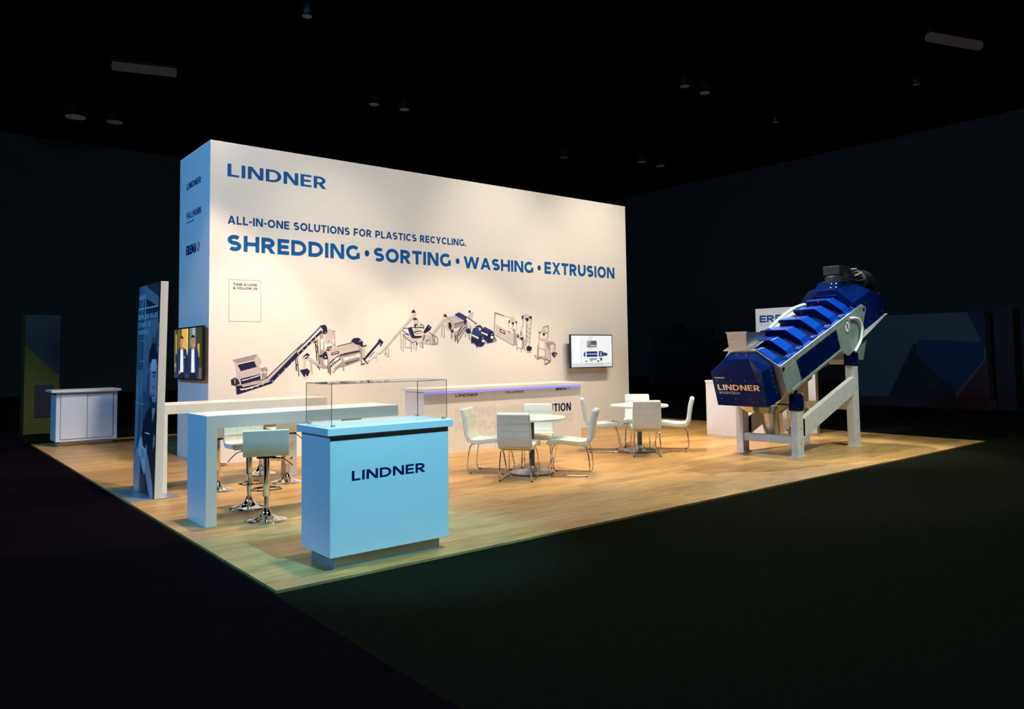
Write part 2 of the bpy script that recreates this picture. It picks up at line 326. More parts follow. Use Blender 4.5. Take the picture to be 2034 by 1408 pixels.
MURAL = {
 'shredder_with_long_conveyor': [('n',0,[(2.002,1.167),(2.015,1.037),(2.04,1.034),(2.57,1.185),(2.606,1.226),(3.24,1.833),(3.104,1.837),(2.5,1.277),(2.421,1.236),(2.098,1.172)]),('g',0,[(2.097,1.197),(2.43,1.245),(2.508,1.285),(3.104,1.837),(3.137,1.837),(2.526,1.242),(2.439,1.206),(2.106,1.146)]),('w',0,[(2.064,1.127),(2.081,1.097),(2.216,1.117),(2.526,1.216),(2.544,1.241),(2.439,1.202),(2.165,1.127),(2.085,1.122)]),('d',0,[(2.085,1.21),(2.387,1.246),(2.474,1.273),(3.067,1.815),(3.085,1.815),(2.487,1.264),(2.395,1.233),(2.089,1.193)]),('w',0.011,[(2.57,1.219),(2.583,1.234)]),('w',0.012,[(2.675,1.312),(2.687,1.327)]),('w',0.011,[(2.78,1.406),(2.793,1.421)]),('w',0.011,[(2.887,1.501),(2.9,1.517)]),('w',0.012,[(2.995,1.598),(3.008,1.614)]),('w',0.011,[(3.104,1.696),(3.117,1.711)]),('w',0.011,[(3.215,1.794),(3.228,1.81)]),('w',0.011,[(2.165,1.131),(2.165,1.098)]),('w',0.012,[(2.254,1.149),(2.254,1.115)]),('w',0.012,[(2.342,1.171),(2.342,1.137)]),('w',0.012,[(2.426,1.198),(2.426,1.164)]),('m',0,[(1.953,1.567),(2.328,1.651),(2.282,1.562),(2.028,1.499)]),('g',0,[(2.328,1.651),(2.407,1.535),(2.343,1.426),(2.282,1.562)]),('g',0,[(1.953,1.567),(2.028,1.499),(2.063,1.382),(2.021,1.416)]),('n',0,[(2.024,1.495),(2.282,1.541),(2.325,1.451),(2.079,1.39)]),('w',0.015,[(2.028,1.499),(2.286,1.554)]),('g',0,[(1.996,1.433),(2.079,1.39),(2.325,1.451),(2.373,1.459),(2.391,1.246),(2.085,1.172),(2.039,1.174),(2.022,1.291)]),('n',0,[(2.072,1.273),(2.378,1.34),(2.391,1.254),(2.085,1.185)]),('w',0.016,[(2.093,1.247),(2.207,1.27)]),('w',0.016,[(2.219,1.275),(2.373,1.319)]),('d',0,[(1.926,1.261),(1.988,1.3),(2.038,1.265),(2.064,1.198),(1.997,1.175),(1.939,1.186)]),('w',0.008,[(1.984,1.284),(1.989,1.201)]),('m',0,[(2.377,1.425),(2.473,1.448),(2.504,1.405),(2.412,1.381)]),('m',0,[(2.403,1.356),(2.456,1.363),(2.495,1.294),(2.413,1.271)]),('l',0.007,[(2.486,1.397),(2.484,1.32)]),('n',0,[(2.985,1.646),(2.993,1.605),(3.346,1.941),(3.419,1.995),(3.378,2.095),(3.37,2.064),(2.985,1.714)]),('m',0,[(2.985,1.721),(3.37,2.095),(3.386,2.083),(2.985,1.695)]),('w',0,[(2.985,1.684),(3.391,2.076),(3.419,2.057),(3.337,1.979),(2.985,1.654)]),('d',0.01,[(2.985,1.708),(3.386,2.083)]),('n',0,[(3.378,2.11),(3.469,2.127),(3.502,2.085),(3.51,1.996),(3.477,1.976),(3.411,1.98),(3.436,2.041),(3.403,2.072)]),('w',0.012,[(3.292,1.924),(3.305,1.906)]),('w',0.012,[(3.219,1.855),(3.232,1.838)]),('w',0.012,[(3.147,1.787),(3.16,1.769)]),('w',0.012,[(3.075,1.719),(3.088,1.702)]),('w',0.012,[(3.004,1.652),(3.017,1.635)]),('w',0.012,[(3.466,1.999),(3.48,1.999)]),('w',0.012,[(3.409,1.991),(3.422,1.991)]),('d',0.01,[(3.289,1.872),(3.33,1.528)]),('d',0.009,[(3.329,1.887),(3.366,1.482)]),('d',0.009,[(3.297,1.819),(3.346,1.711)]),('d',0.009,[(3.329,1.711),(3.313,1.597)]),('d',0.009,[(3.264,1.834),(3.321,1.849)]),('d',0.009,[(2.985,1.579),(3.018,1.29)]),('d',0.009,[(2.954,1.594),(2.978,1.377)]),('d',0.009,[(2.986,1.489),(2.962,1.414)]),('d',0.007,[(3.33,1.441),(3.362,1.421),(3.377,1.382)])],
 'separator_with_washing_drum': [('g',0,[(3.064,1.593),(3.176,1.584),(3.144,1.546),(3.127,1.403),(3.092,1.404),(3.1,1.539)]),('m',0,[(3.176,1.591),(3.249,1.56),(3.387,1.466),(3.535,1.432),(3.535,1.394),(3.436,1.396),(3.33,1.441),(3.152,1.561)]),('g',0,[(3.18,1.584),(3.24,1.556),(3.371,1.466),(3.436,1.435),(3.387,1.443),(3.322,1.475),(3.152,1.565)]),('n',0,[(3.08,1.6),(3.156,1.663),(3.212,1.625),(3.192,1.618),(3.172,1.584),(3.136,1.562)]),('w',0.018,[(3.104,1.591),(3.164,1.608)]),('n',0,[(3.029,1.383),(3.164,1.41),(3.208,1.36),(3.176,1.289),(3.105,1.272)]),('w',0.011,[(3.132,1.313),(3.135,1.267)]),('g',0.009,[(3.097,1.242),(3.181,1.266)]),('m',0.009,[(3.212,1.523),(3.225,1.337)]),('m',0.011,[(3.232,1.515),(3.249,1.306)]),('m',0,[(3.378,1.956),(3.436,1.98),(3.461,1.695),(3.469,1.449),(3.371,1.482)]),('w',0,[(3.387,1.88),(3.436,1.911),(3.436,1.711),(3.403,1.711)]),('w',0,[(3.444,1.534),(3.511,1.548),(3.511,1.456),(3.461,1.457)]),('g',0,[(3.469,1.995),(3.636,2.012),(3.644,1.942),(3.627,1.865),(3.602,1.818),(3.469,1.818)]),('g',0,[(3.51,2.05),(3.552,2.066),(3.59,2.027),(3.627,2.004),(3.51,1.996)]),('l',0.008,[(3.585,2.027),(3.644,2.02),(3.653,2.036)]),('m',0.014,[(3.636,2.004),(3.653,1.756)]),('m',0.013,[(3.585,1.834),(3.653,1.764)]),('w',0,[(3.606,1.865),(3.636,1.903),(3.64,1.81),(3.611,1.841)]),('d',0,[(3.527,1.861),(3.544,1.861),(3.544,1.847),(3.527,1.847)]),('w',0,[(3.461,1.795),(3.602,1.818),(3.602,1.741),(3.469,1.71)]),('d',0,[(3.502,1.756),(3.598,1.775),(3.598,1.737),(3.51,1.718)]),('w',0.009,[(3.519,1.735),(3.585,1.748)]),('g',0,[(3.477,1.726),(3.585,1.717),(3.96,1.817),(4.091,1.793),(4.1,1.706),(3.737,1.631),(3.544,1.509),(3.519,1.556),(3.51,1.679)]),('m',0,[(3.686,1.771),(3.96,1.833),(3.965,1.817),(3.695,1.756)]),('d',0.012,[(3.686,1.767),(3.96,1.829)]),('p',0,[(3.585,1.741),(3.96,1.817),(4.091,1.785),(4.082,1.754),(3.737,1.677),(3.552,1.687)]),('m',0,[(3.737,1.638),(4.1,1.714),(4.126,1.674),(4.126,1.642),(3.737,1.576)]),('d',0,[(3.805,1.646),(4.109,1.698),(4.109,1.674),(3.771,1.607)]),('w',0,[(3.814,1.559),(4.104,1.65),(4.104,1.587),(3.814,1.52)]),('l',0.007,[(3.917,1.589),(3.921,1.534)]),('l',0.007,[(4.017,1.628),(4.019,1.572)]),('m',0,[(3.814,1.513),(4.108,1.579),(4.108,1.524),(3.882,1.449),(3.636,1.399),(3.72,1.467)]),('d',0,[(3.822,1.481),(4.1,1.547),(4.091,1.532),(3.856,1.465)]),('n',0,[(3.42,1.634),(3.486,1.695),(3.523,1.571),(3.519,1.552),(3.444,1.565),(3.424,1.596)]),('d',0,[(3.366,1.619),(3.424,1.634),(3.428,1.596),(3.37,1.587)]),('w',0.017,[(3.461,1.591),(3.486,1.595)]),('m',0,[(3.519,1.571),(3.552,1.509),(3.552,1.332),(3.527,1.333),(3.511,1.51)]),('d',0,[(3.577,1.656),(3.716,1.689),(3.72,1.65),(3.581,1.617)]),('w',0.01,[(3.594,1.64),(3.703,1.668)]),('d',0,[(3.477,1.718),(3.577,1.717),(3.527,1.691)]),('l',0.007,[(3.552,1.509),(3.602,1.416)]),('l',0.007,[(3.587,1.515),(3.632,1.444)]),('l',0.007,[(3.622,1.52),(3.663,1.473)]),('l',0.007,[(3.658,1.526),(3.693,1.502)]),('l',0.007,[(3.693,1.532),(3.723,1.531)]),('l',0.007,[(3.728,1.537),(3.754,1.56)]),('d',0.007,[(3.535,1.479),(3.686,1.6),(3.763,1.615)]),('d',0.007,[(3.569,1.439),(3.745,1.568)]),('l',0.011,[(3.61,1.33),(3.771,1.498)]),('w',0.011,[(3.569,1.355),(3.72,1.522)]),('d',0.011,[(3.562,1.447),(3.562,1.301)]),('d',0.008,[(3.515,1.464),(3.529,1.34)]),('m',0.02,[(3.784,1.568),(3.805,1.364)]),('d',0.014,[(3.741,1.623),(3.839,1.63)]),('n',0,[(3.943,1.857),(3.995,1.904),(4.083,1.912),(4.162,1.849),(4.162,1.785),(4.083,1.793),(4.039,1.801)]),('w',0.011,[(4.087,1.849),(4.14,1.861)]),('d',0,[(4.087,1.817),(4.153,1.793),(4.179,1.753),(4.153,1.753),(4.118,1.785)]),('d',0.016,[(4.18,1.777),(4.233,1.781)]),('g',0,[(4.144,1.753),(4.197,1.753),(4.21,1.578),(4.152,1.563),(4.144,1.658)]),('m',0,[(4.091,1.785),(4.144,1.706),(4.135,1.69),(4.1,1.69)]),('m',0.016,[(4.126,1.69),(4.139,1.464)]),('d',0.011,[(4.126,1.46),(4.205,1.474)])],
 'slim_conveyors': [('n',0,[(4.145,1.565),(4.188,1.565),(4.475,1.857),(4.438,1.835),(4.495,1.902),(4.57,1.835),(4.513,1.756),(4.475,1.801),(4.213,1.526),(4.28,1.469),(4.256,1.453)]),('w',0.012,[(4.494,1.818),(4.513,1.79)]),('w',0,[(4.213,1.531),(4.374,1.69),(4.488,1.756),(4.513,1.734),(4.424,1.656),(4.443,1.511),(4.411,1.512),(4.399,1.623),(4.274,1.459)]),('d',0.013,[(4.289,1.574),(4.393,1.673)]),('m',0.009,[(4.424,1.656),(4.439,1.506)]),('m',0.009,[(4.268,1.464),(4.412,1.612)]),('d',0.018,[(4.259,1.503),(4.281,1.514)]),('d',0.018,[(4.393,1.556),(4.405,1.567)]),('g',0,[(4.481,1.667),(5.035,2.179),(5.075,2.192),(5.075,2.169),(4.666,1.756),(4.512,1.627)]),('w',0,[(4.481,1.689),(4.982,2.19),(5.035,2.191),(4.5,1.656)]),('m',0.009,[(4.532,1.638),(5.081,2.186)]),('d',0.017,[(4.468,1.633),(4.494,1.633)]),('l',0.01,[(4.621,1.733),(4.589,1.593)]),('l',0.01,[(4.64,1.739),(4.666,1.71),(4.672,1.569)]),('l',0.01,[(4.627,1.654),(4.646,1.564)]),('l',0.01,[(4.614,1.643),(4.589,1.599)]),('g',0,[(4.752,1.975),(5.134,2.369),(5.237,2.352),(5.203,2.321),(5.168,2.271),(4.752,1.888)]),('m',0.008,[(4.752,1.869),(5.179,2.272)]),('w',0,[(4.752,1.984),(5.123,2.359),(5.18,2.345),(4.752,1.927)]),('d',0,[(5.134,2.379),(5.186,2.429),(5.237,2.366),(5.203,2.37),(5.157,2.36)]),('g',0,[(5.203,2.361),(5.237,2.352),(5.237,2.273),(5.191,2.272)]),('g',0,[(5.572,1.999),(5.838,2.284),(5.899,2.316),(5.917,2.276),(5.631,1.98)]),('m',0.008,[(5.619,1.98),(5.911,2.286)]),('d',0,[(5.82,2.314),(5.869,2.366),(5.917,2.306),(5.887,2.3),(5.851,2.305)])],
 'sorting_platform': [('g',0,[(5.168,2.242),(5.271,2.234),(5.305,2.215),(5.269,2.007),(5.177,1.997)]),('d',0,[(5.168,2.271),(5.237,2.278),(5.271,2.239),(5.179,2.232)]),('d',0,[(5.19,2.154),(5.264,2.165),(5.27,2.106),(5.201,2.085)]),('w',0,[(5.23,2.135),(5.259,2.14),(5.258,2.111),(5.235,2.105)]),('w',0,[(5.173,2.222),(5.19,2.223),(5.195,2.046),(5.175,2.046)]),('g',0,[(4.973,1.928),(5.12,1.996),(5.548,1.969),(5.701,1.81),(5.57,1.78),(5.153,1.84)]),('n',0,[(5.059,2.074),(5.098,2.099),(5.144,2.095),(5.183,2.007),(5.2,1.948),(5.349,1.949),(5.349,1.919),(5.222,1.899),(5.143,1.909),(5.098,1.977)]),('b',0,[(5.07,2.074),(5.104,2.084),(5.137,1.977),(5.137,1.928),(5.098,1.987)]),('d',0,[(5.183,2.021),(5.327,2.052),(5.385,2.008),(5.234,1.978)]),('w',0,[(5.212,2.007),(5.327,2.032),(5.367,2.013),(5.234,1.987)]),('n',0,[(5.385,2.023),(5.491,2.158),(5.567,2.109),(5.537,2.059),(5.419,1.989)]),('w',0.01,[(5.508,2.113),(5.526,2.099)]),('w',0.018,[(5.189,1.987),(5.246,1.958),(5.384,1.978)]),('g',0.021,[(5.384,1.978),(5.571,1.88)]),('w',0.021,[(5.245,1.82),(5.36,1.88)]),('l',0.009,[(4.918,2.005),(4.922,1.686)]),('l',0.009,[(4.963,1.995),(4.963,1.651)]),('l',0.009,[(5.007,1.928),(5.006,1.743)]),('l',0.009,[(5.114,1.83),(5.105,1.772)]),('l',0.009,[(5.136,1.83),(5.132,1.655)]),('l',0.009,[(5.182,1.821),(5.189,1.703)]),('l',0.009,[(5.262,1.83),(5.226,1.673)]),('l',0.009,[(5.302,1.83),(5.325,1.742)]),('l',0.009,[(5.349,1.85),(5.365,1.717)]),('l',0.009,[(5.379,1.968),(5.377,1.722)]),('l',0.009,[(5.442,1.87),(5.443,1.79)]),('l',0.009,[(5.536,1.929),(5.535,1.79)]),('d',0.007,[(4.962,1.957),(5.142,1.826),(5.245,1.85)]),('d',0.008,[(4.962,1.966),(5.075,1.991)]),('d',0.008,[(4.963,2.073),(5.144,2.104),(5.385,2.097)]),('d',0.008,[(4.952,2.044),(5.086,1.957)]),('d',0.008,[(5.304,2.106),(5.34,2.166),(5.397,2.127),(5.397,2.068)]),('d',0.008,[(5.304,2.106),(5.385,2.107)]),('l',0.009,[(5.596,1.98),(5.594,1.79)]),('l',0.009,[(5.631,1.97),(5.63,1.81)]),('l',0.01,[(5.69,1.92),(5.695,1.81)]),('l',0.009,[(5.502,2.019),(5.69,1.92)]),('l',0.009,[(5.572,1.97),(5.641,1.8)]),('m',0,[(5.559,1.8),(5.689,1.82),(5.707,1.805),(5.594,1.785)]),('d',0,[(5.459,1.88),(5.489,1.88),(5.488,1.855),(5.465,1.855)]),('d',0.018,[(5.245,1.83),(5.239,1.781)]),('d',0.014,[(5.401,1.929),(5.419,1.969),(5.384,1.87)]),('m',0.006,[(5.006,1.743),(5.136,1.743)])],
 'sorter_with_blue_tanks': [('g',0,[(5.875,2.275),(5.924,2.306),(6.07,2.197),(6.081,2.105),(6.006,2.033),(5.957,2.032),(5.873,2.103)]),('w',0,[(5.924,2.306),(6.096,2.345),(6.295,2.252),(6.07,2.192)]),('d',0.01,[(5.924,2.301),(6.07,2.192)]),('d',0.01,[(5.964,2.31),(6.122,2.206)]),('d',0.01,[(6.005,2.319),(6.174,2.22)]),('d',0.01,[(6.045,2.328),(6.227,2.234)]),('d',0.01,[(6.086,2.337),(6.28,2.248)]),('m',0,[(6.045,2.186),(6.295,2.246),(6.294,2.169),(6.069,2.105)]),('d',0,[(6.088,2.176),(6.113,2.182),(6.113,2.161),(6.088,2.156)]),('d',0,[(6.133,2.187),(6.158,2.193),(6.158,2.172),(6.133,2.167)]),('d',0,[(6.178,2.198),(6.203,2.204),(6.203,2.183),(6.178,2.178)]),('d',0,[(6.223,2.209),(6.248,2.215),(6.248,2.194),(6.223,2.189)]),('d',0,[(6.268,2.22),(6.294,2.226),(6.293,2.205),(6.268,2.2)]),('d',0,[(5.935,2.2),(5.984,2.206),(6.014,2.155),(5.995,2.073),(5.958,2.073),(5.94,2.124)]),('d',0,[(5.982,2.063),(6.044,2.074),(6.056,2.023),(6.006,1.997)]),('m',0,[(6.057,2.125),(6.307,2.18),(6.307,2.149),(6.069,2.084)]),('b',0,[(6.097,2.366),(6.184,2.399),(6.366,2.315),(6.346,2.273),(6.295,2.252),(6.096,2.34)]),('n',0,[(6.334,2.304),(6.366,2.315),(6.357,2.16),(6.294,2.169),(6.295,2.252)]),('w',0,[(6.333,2.273),(6.372,2.294),(6.588,2.194),(6.562,2.131),(6.459,2.119)]),('n',0.019,[(6.384,2.295),(6.563,2.199)]),('d',0.016,[(6.537,2.183),(6.601,2.189)]),('g',0,[(6.372,2.325),(6.437,2.379),(6.501,2.422),(6.514,2.401),(6.461,2.286),(6.41,2.295)]),('m',0.007,[(6.514,2.401),(6.486,2.276)]),('d',0,[(6.399,2.43),(6.45,2.441),(6.449,2.395),(6.405,2.394)]),('m',0,[(6.333,2.201),(6.409,2.212),(6.459,2.109),(6.445,2.016),(6.368,2.015),(6.331,2.097)]),('w',0,[(6.371,2.201),(6.409,2.202),(6.433,2.098),(6.382,2.108)]),('l',0.01,[(5.794,2.122),(5.786,1.935)]),('l',0.01,[(5.843,2.143),(5.844,1.905)]),('l',0.01,[(5.807,2.152),(5.843,2.143)]),('l',0.01,[(6.0,2.023),(6.001,1.89)]),('l',0.011,[(6.019,2.013),(6.08,2.028)]),('l',0.01,[(6.324,2.015),(6.323,1.917)]),('l',0.01,[(6.031,1.992),(6.017,1.911)]),('l',0.01,[(6.319,2.149),(6.325,2.097)]),('l',0.008,[(6.092,1.962),(6.128,1.87)]),('l',0.008,[(6.125,1.989),(6.161,1.907)]),('l',0.009,[(6.157,2.016),(6.194,1.944)]),('l',0.009,[(6.19,2.042),(6.227,1.981)]),('l',0.009,[(6.223,2.069),(6.26,2.018)]),('l',0.009,[(6.256,2.097),(6.293,2.056)]),('l',0.008,[(6.289,2.124),(6.326,2.093)]),('d',0.008,[(6.079,1.87),(6.306,2.118)]),('d',0.008,[(6.086,1.993),(6.269,2.148)]),('d',0.009,[(6.08,1.993),(6.084,1.84)]),('d',0.008,[(6.141,1.911),(6.14,1.804)]),('d',0.008,[(6.14,1.829),(6.325,2.077)]),('d',0.008,[(6.092,1.931),(6.256,2.138)]),('n',0,[(6.331,2.077),(6.407,2.098),(6.457,2.016),(6.406,1.995),(6.343,2.015)]),('b',0,[(6.483,2.037),(6.51,2.099),(6.587,2.121),(6.716,2.038),(6.663,1.954),(6.495,1.974)]),('d',0,[(6.562,2.141),(6.666,2.164),(6.724,2.122),(6.717,2.08),(6.678,2.122),(6.6,2.121)]),('w',0,[(6.632,2.08),(6.671,2.09),(6.671,2.059),(6.638,2.054)]),('n',0,[(6.691,2.08),(6.783,2.128),(6.967,2.051),(7.007,1.988),(7.005,1.892),(6.951,1.829),(6.844,1.818),(6.715,1.955)]),('b',0,[(6.717,2.091),(6.796,2.123),(6.941,2.056),(6.86,2.008)]),('n',0,[(6.847,1.976),(6.914,2.019),(6.993,1.988),(6.992,1.881),(6.924,1.829),(6.851,1.85)]),('w',0,[(6.69,2.038),(6.847,1.987),(6.84,1.955),(6.69,2.007)]),('w',0,[(6.919,1.95),(6.973,1.956),(6.992,1.924),(6.965,1.892),(6.925,1.903),(6.912,1.924)]),('w',0.01,[(6.926,1.982),(6.966,1.99)]),('b',0,[(6.47,2.016),(6.535,2.047),(6.638,2.033),(6.728,1.965),(6.78,1.913),(6.779,1.829),(6.739,1.766),(6.66,1.745),(6.57,1.777),(6.456,1.87)]),('n',0,[(6.624,1.933),(6.689,1.965),(6.78,1.913),(6.779,1.829),(6.712,1.766),(6.647,1.756),(6.616,1.829)]),('n',0,[(6.456,1.933),(6.61,1.871),(6.622,1.777),(6.57,1.787),(6.455,1.86)]),('w',0,[(6.47,1.985),(6.624,1.928),(6.623,1.891),(6.469,1.953)]),('w',0,[(6.707,1.881),(6.747,1.892),(6.773,1.86),(6.753,1.829),(6.713,1.834),(6.698,1.858)]),('w',0.009,[(6.701,1.913),(6.747,1.925)]),('d',0,[(6.456,1.87),(6.487,1.86),(6.487,1.813),(6.455,1.814)]),('d',0,[(6.583,1.808),(6.622,1.787),(6.595,1.735),(6.576,1.735)]),('w',0,[(6.779,1.85),(6.818,1.818),(6.778,1.808)]),('l',0.009,[(7.006,1.935),(7.058,1.871),(6.978,1.839)]),('l',0.008,[(6.406,1.984),(6.417,1.87)]),('m',0.01,[(7.04,2.414),(7.025,2.296),(7.007,2.02)]),('m',0.008,[(7.04,2.414),(7.248,2.36)])],
 'container_and_towers': [('g',0,[(7.043,2.185),(7.193,2.217),(7.623,2.033),(7.493,1.982),(7.489,1.764),(7.04,1.97)]),('m',0,[(7.493,1.982),(7.629,2.013),(7.569,1.893),(7.567,1.783),(7.489,1.764)]),('w',0,[(7.068,2.186),(7.193,2.212),(7.61,2.033),(7.493,1.992)]),('n',0,[(7.151,2.103),(7.281,2.045),(7.28,1.979),(7.15,2.038)]),('w',0,[(7.172,2.074),(7.263,2.035),(7.262,2.011),(7.172,2.05)]),('m',0.008,[(7.028,2.41),(7.01,1.99)]),('m',0.01,[(7.028,2.41),(7.422,2.32)]),('d',0.006,[(7.04,1.97),(7.489,1.764),(7.567,1.783)]),('l',0.005,[(6.997,1.99),(7.063,1.882),(7.014,1.853)]),('g',0,[(7.422,2.32),(7.474,2.341),(7.531,2.322),(7.53,2.252),(7.497,2.212),(7.446,2.231),(7.415,2.26)]),('w',0,[(7.382,2.23),(7.575,2.233),(7.571,2.033),(7.468,2.002),(7.379,2.051)]),('n',0,[(7.373,2.26),(7.415,2.268),(7.401,2.22),(7.375,2.19)]),('n',0,[(7.44,2.229),(7.526,2.23),(7.483,2.147)]),('n',0,[(7.543,2.257),(7.59,2.248),(7.584,2.183),(7.561,2.203)]),('d',0,[(7.367,2.041),(7.418,2.052),(7.417,2.022)]),('d',0,[(7.474,2.002),(7.545,2.033),(7.538,2.003)]),('m',0,[(7.482,2.102),(7.534,2.102),(7.552,2.043),(7.481,2.032)]),('d',0,[(7.419,2.106),(7.451,2.111),(7.444,2.092)]),('m',0.008,[(7.376,2.2),(7.373,2.041)]),('m',0.008,[(7.474,2.201),(7.471,2.042)]),('m',0.008,[(7.581,2.203),(7.578,2.043)]),('g',0,[(7.713,2.366),(7.813,2.409),(7.971,2.361),(7.969,2.28),(7.836,2.237),(7.719,2.296)]),('w',0,[(7.758,2.296),(7.836,2.237),(7.827,1.762),(7.774,1.773),(7.752,1.994)]),('m',0,[(7.829,2.237),(7.856,2.237),(7.827,1.762),(7.794,1.762)]),('n',0,[(7.713,2.361),(7.759,2.362),(7.752,2.306),(7.719,2.291)]),('n',0,[(7.791,2.317),(7.89,2.324),(7.889,2.278),(7.846,2.242),(7.817,2.287)]),('n',0,[(7.884,2.339),(7.958,2.361),(7.977,2.351),(7.972,2.28),(7.943,2.31)]),('m',0.009,[(7.969,2.28),(7.906,1.772)]),('m',0.008,[(7.745,2.286),(7.742,2.155),(7.709,2.144)]),('m',0.008,[(7.709,2.144),(7.712,1.953)]),('m',0.007,[(7.847,2.156),(7.948,2.208)]),('m',0.008,[(7.847,2.136),(7.933,2.117)]),('m',0.007,[(7.846,2.06),(7.946,2.112)]),('m',0.007,[(7.845,2.04),(7.931,2.02)]),('m',0.007,[(7.844,1.964),(7.944,2.015)]),('m',0.007,[(7.843,1.944),(7.929,1.924)]),('m',0.007,[(7.842,1.868),(7.942,1.919)]),('m',0.007,[(7.842,1.848),(7.927,1.828)]),('n',0,[(7.826,1.732),(7.88,1.762),(7.972,1.731),(7.944,1.661),(7.877,1.651),(7.832,1.672)]),('m',0.007,[(7.831,1.646),(7.877,1.626),(7.957,1.645)]),('m',0.01,[(7.774,1.732),(7.792,1.662)]),('g',0,[(7.568,1.883),(7.647,1.933),(7.777,1.893),(7.773,1.712),(7.695,1.703),(7.579,1.733)]),('m',0,[(7.704,1.873),(7.783,1.893),(7.774,1.722),(7.701,1.698)]),('w',0,[(7.588,1.873),(7.698,1.863),(7.688,1.713),(7.592,1.743)]),('n',0,[(7.596,1.973),(7.622,1.983),(7.634,1.933),(7.595,1.913)]),('n',0,[(7.634,1.923),(7.758,1.934),(7.711,1.853),(7.672,1.893)]),('m',0.009,[(7.58,1.803),(7.578,1.669)]),('m',0.009,[(7.688,1.693),(7.687,1.623)]),('m',0.009,[(7.676,2.074),(7.673,1.943)]),('l',0.007,[(7.654,1.973),(7.688,2.034),(7.725,1.943)]),('g',0,[(8.15,1.894),(8.245,1.935),(8.561,1.832),(8.546,1.791),(8.462,1.77),(8.428,1.492),(8.318,1.473),(8.129,1.537)]),('w',0,[(8.163,1.874),(8.312,1.833),(8.305,1.535),(8.156,1.557)]),('m',0,[(8.318,1.827),(8.561,1.838),(8.476,1.781),(8.445,1.626),(8.338,1.802)]),('g',0,[(8.235,2.099),(8.29,2.131),(8.352,2.111),(8.35,2.039),(8.234,2.038)]),('w',0,[(8.172,2.017),(8.377,2.018),(8.375,1.894),(8.17,1.914)]),('n',0,[(8.244,2.009),(8.336,2.016),(8.289,1.946)]),('n',0,[(8.166,2.037),(8.193,2.048),(8.214,2.038),(8.172,2.001)]),('n',0,[(8.35,2.039),(8.382,2.023),(8.37,1.987)]),('m',0.01,[(8.277,2.141),(8.415,2.174),(8.42,2.08),(8.388,1.894)]),('m',0.008,[(8.168,1.996),(8.163,1.894)]),('m',0.012,[(8.56,1.822),(8.601,1.77),(8.581,1.5)]),('w',0.032,[(8.462,1.76),(8.487,1.667),(8.47,1.522)]),('w',0.031,[(8.545,1.749),(8.57,1.625)]),('n',0,[(8.493,1.615),(8.584,1.625),(8.661,1.603),(8.596,1.531),(8.54,1.542)]),('w',0,[(8.569,1.588),(8.604,1.593),(8.603,1.562),(8.571,1.562)]),('m',0.011,[(8.134,1.771),(8.101,1.476)]),('m',0.01,[(8.142,1.506),(8.224,1.536),(8.455,1.45)]),('m',0.011,[(8.322,1.689),(8.316,1.381)]),('m',0.01,[(8.459,1.626),(8.468,1.429)]),('m',0.01,[(8.036,1.579),(8.075,1.517)]),('m',0.01,[(8.146,1.72),(8.322,1.668)]),('l',0.014,[(8.309,1.381),(8.461,1.44)]),('l',0.013,[(8.108,1.491),(8.196,1.531)])],
}
X1 = Vector((1, 0, 0)); Y1 = Vector((0, 1, 0)); Z1 = Vector((0, 0, 1))
# ================================================================ SETTING
o = MB().box(-40, 36, -30, 36, -.30, -.02).build('floor', noisy('dark_green_carpet', (.007, .0078, .0045), (.009, .010, .006), 40, 1.0, 0, (1, 1, 1), None, .2, 4, 0.0)); o['kind'] = 'structure'
o = MB().box(-40, 36.4, -30, 36, 12, 12.3).build('ceiling', mat('black_ceiling', (.0012, .0012, .0014), 1.0, spec=0.0)); o['kind'] = 'structure'
hallwall = noisy('dark_hall_wall', (.13, .10, .08), (.155, .12, .10), .15, 1.0, spec=0.0)
o = MB().box(-40, 36, 36, 36.4, -.3, 12).build('wall_back', hallwall); o['kind'] = 'structure'
o = MB().box(36, 36.4, -30, 36.4, -.3, 12).build('wall_right', hallwall); o['kind'] = 'structure'
o = MB().box(-6.0, -0.03, -9, 20, -.02, -.012).build('aisle_carpet', noisy('dark_navy_carpet', (.0042, .0026, .0040), (.0055, .0034, .0050), 40, 1.0, spec=0.0))
tag(o, 'near-black navy aisle carpet left of the wooden floor', 'carpet')
PW, PD = 12.516, 12.083
o = MB().box(0, PW, 0, PD, -.02, 0).build('wooden_floor', K['floor'])
tag(o, 'large square oak-look floor of the exhibition stand', 'flooring')

# ================================================================ EXHIBITION WALL
WX0, WX1, WY0, WY1, WH = 1.593, 10.83, 6.623, 8.203, 4.93
wall = root('exhibition_wall', ((WX0 + WX1) / 2, (WY0 + WY1) / 2, 0), 'tall white box-shaped exhibition wall printed with blue slogans and a machine line', 'wall')
MB().box(WX0, WX1, WY0, WY1, 0, WH).build('wall_box', K['wallwhite'], wall, bevel=.004)
F = (0, WY0 - .0005, 0)
def wt(s, x0, x1, z0, z1, m, t, gap, nm='lettering', label=None): return words(nm, s, (x0, WY0, z0), X1, Z1, x1 - x0, z1 - z0, K[m], wall, t, gap, label)
wt('LINDNER', 1.853, 3.491, 4.40, 4.60, 'txtblue', .205, .15, label='blue company name at the top left of the wall')
wt('ALL-IN-ONE SOLUTIONS FOR PLASTICS RECYCLING.', 1.86, 6.363, 3.66, 3.79, 'txtblue2', .215, .12)
wt('SHREDDING', 1.862, 4.112, 3.245, 3.495, 'txtblue', .24, .11)
plate('bullet_dot', [arc(0, 0, .045, .055, 0, 360, 20)[:-1]], (4.250, WY0, 3.375), X1, Z1, K['txtblue2'], wall)
wt('SORTING', 4.385, 6.005, 3.245, 3.49, 'txtblue', .24, .11)
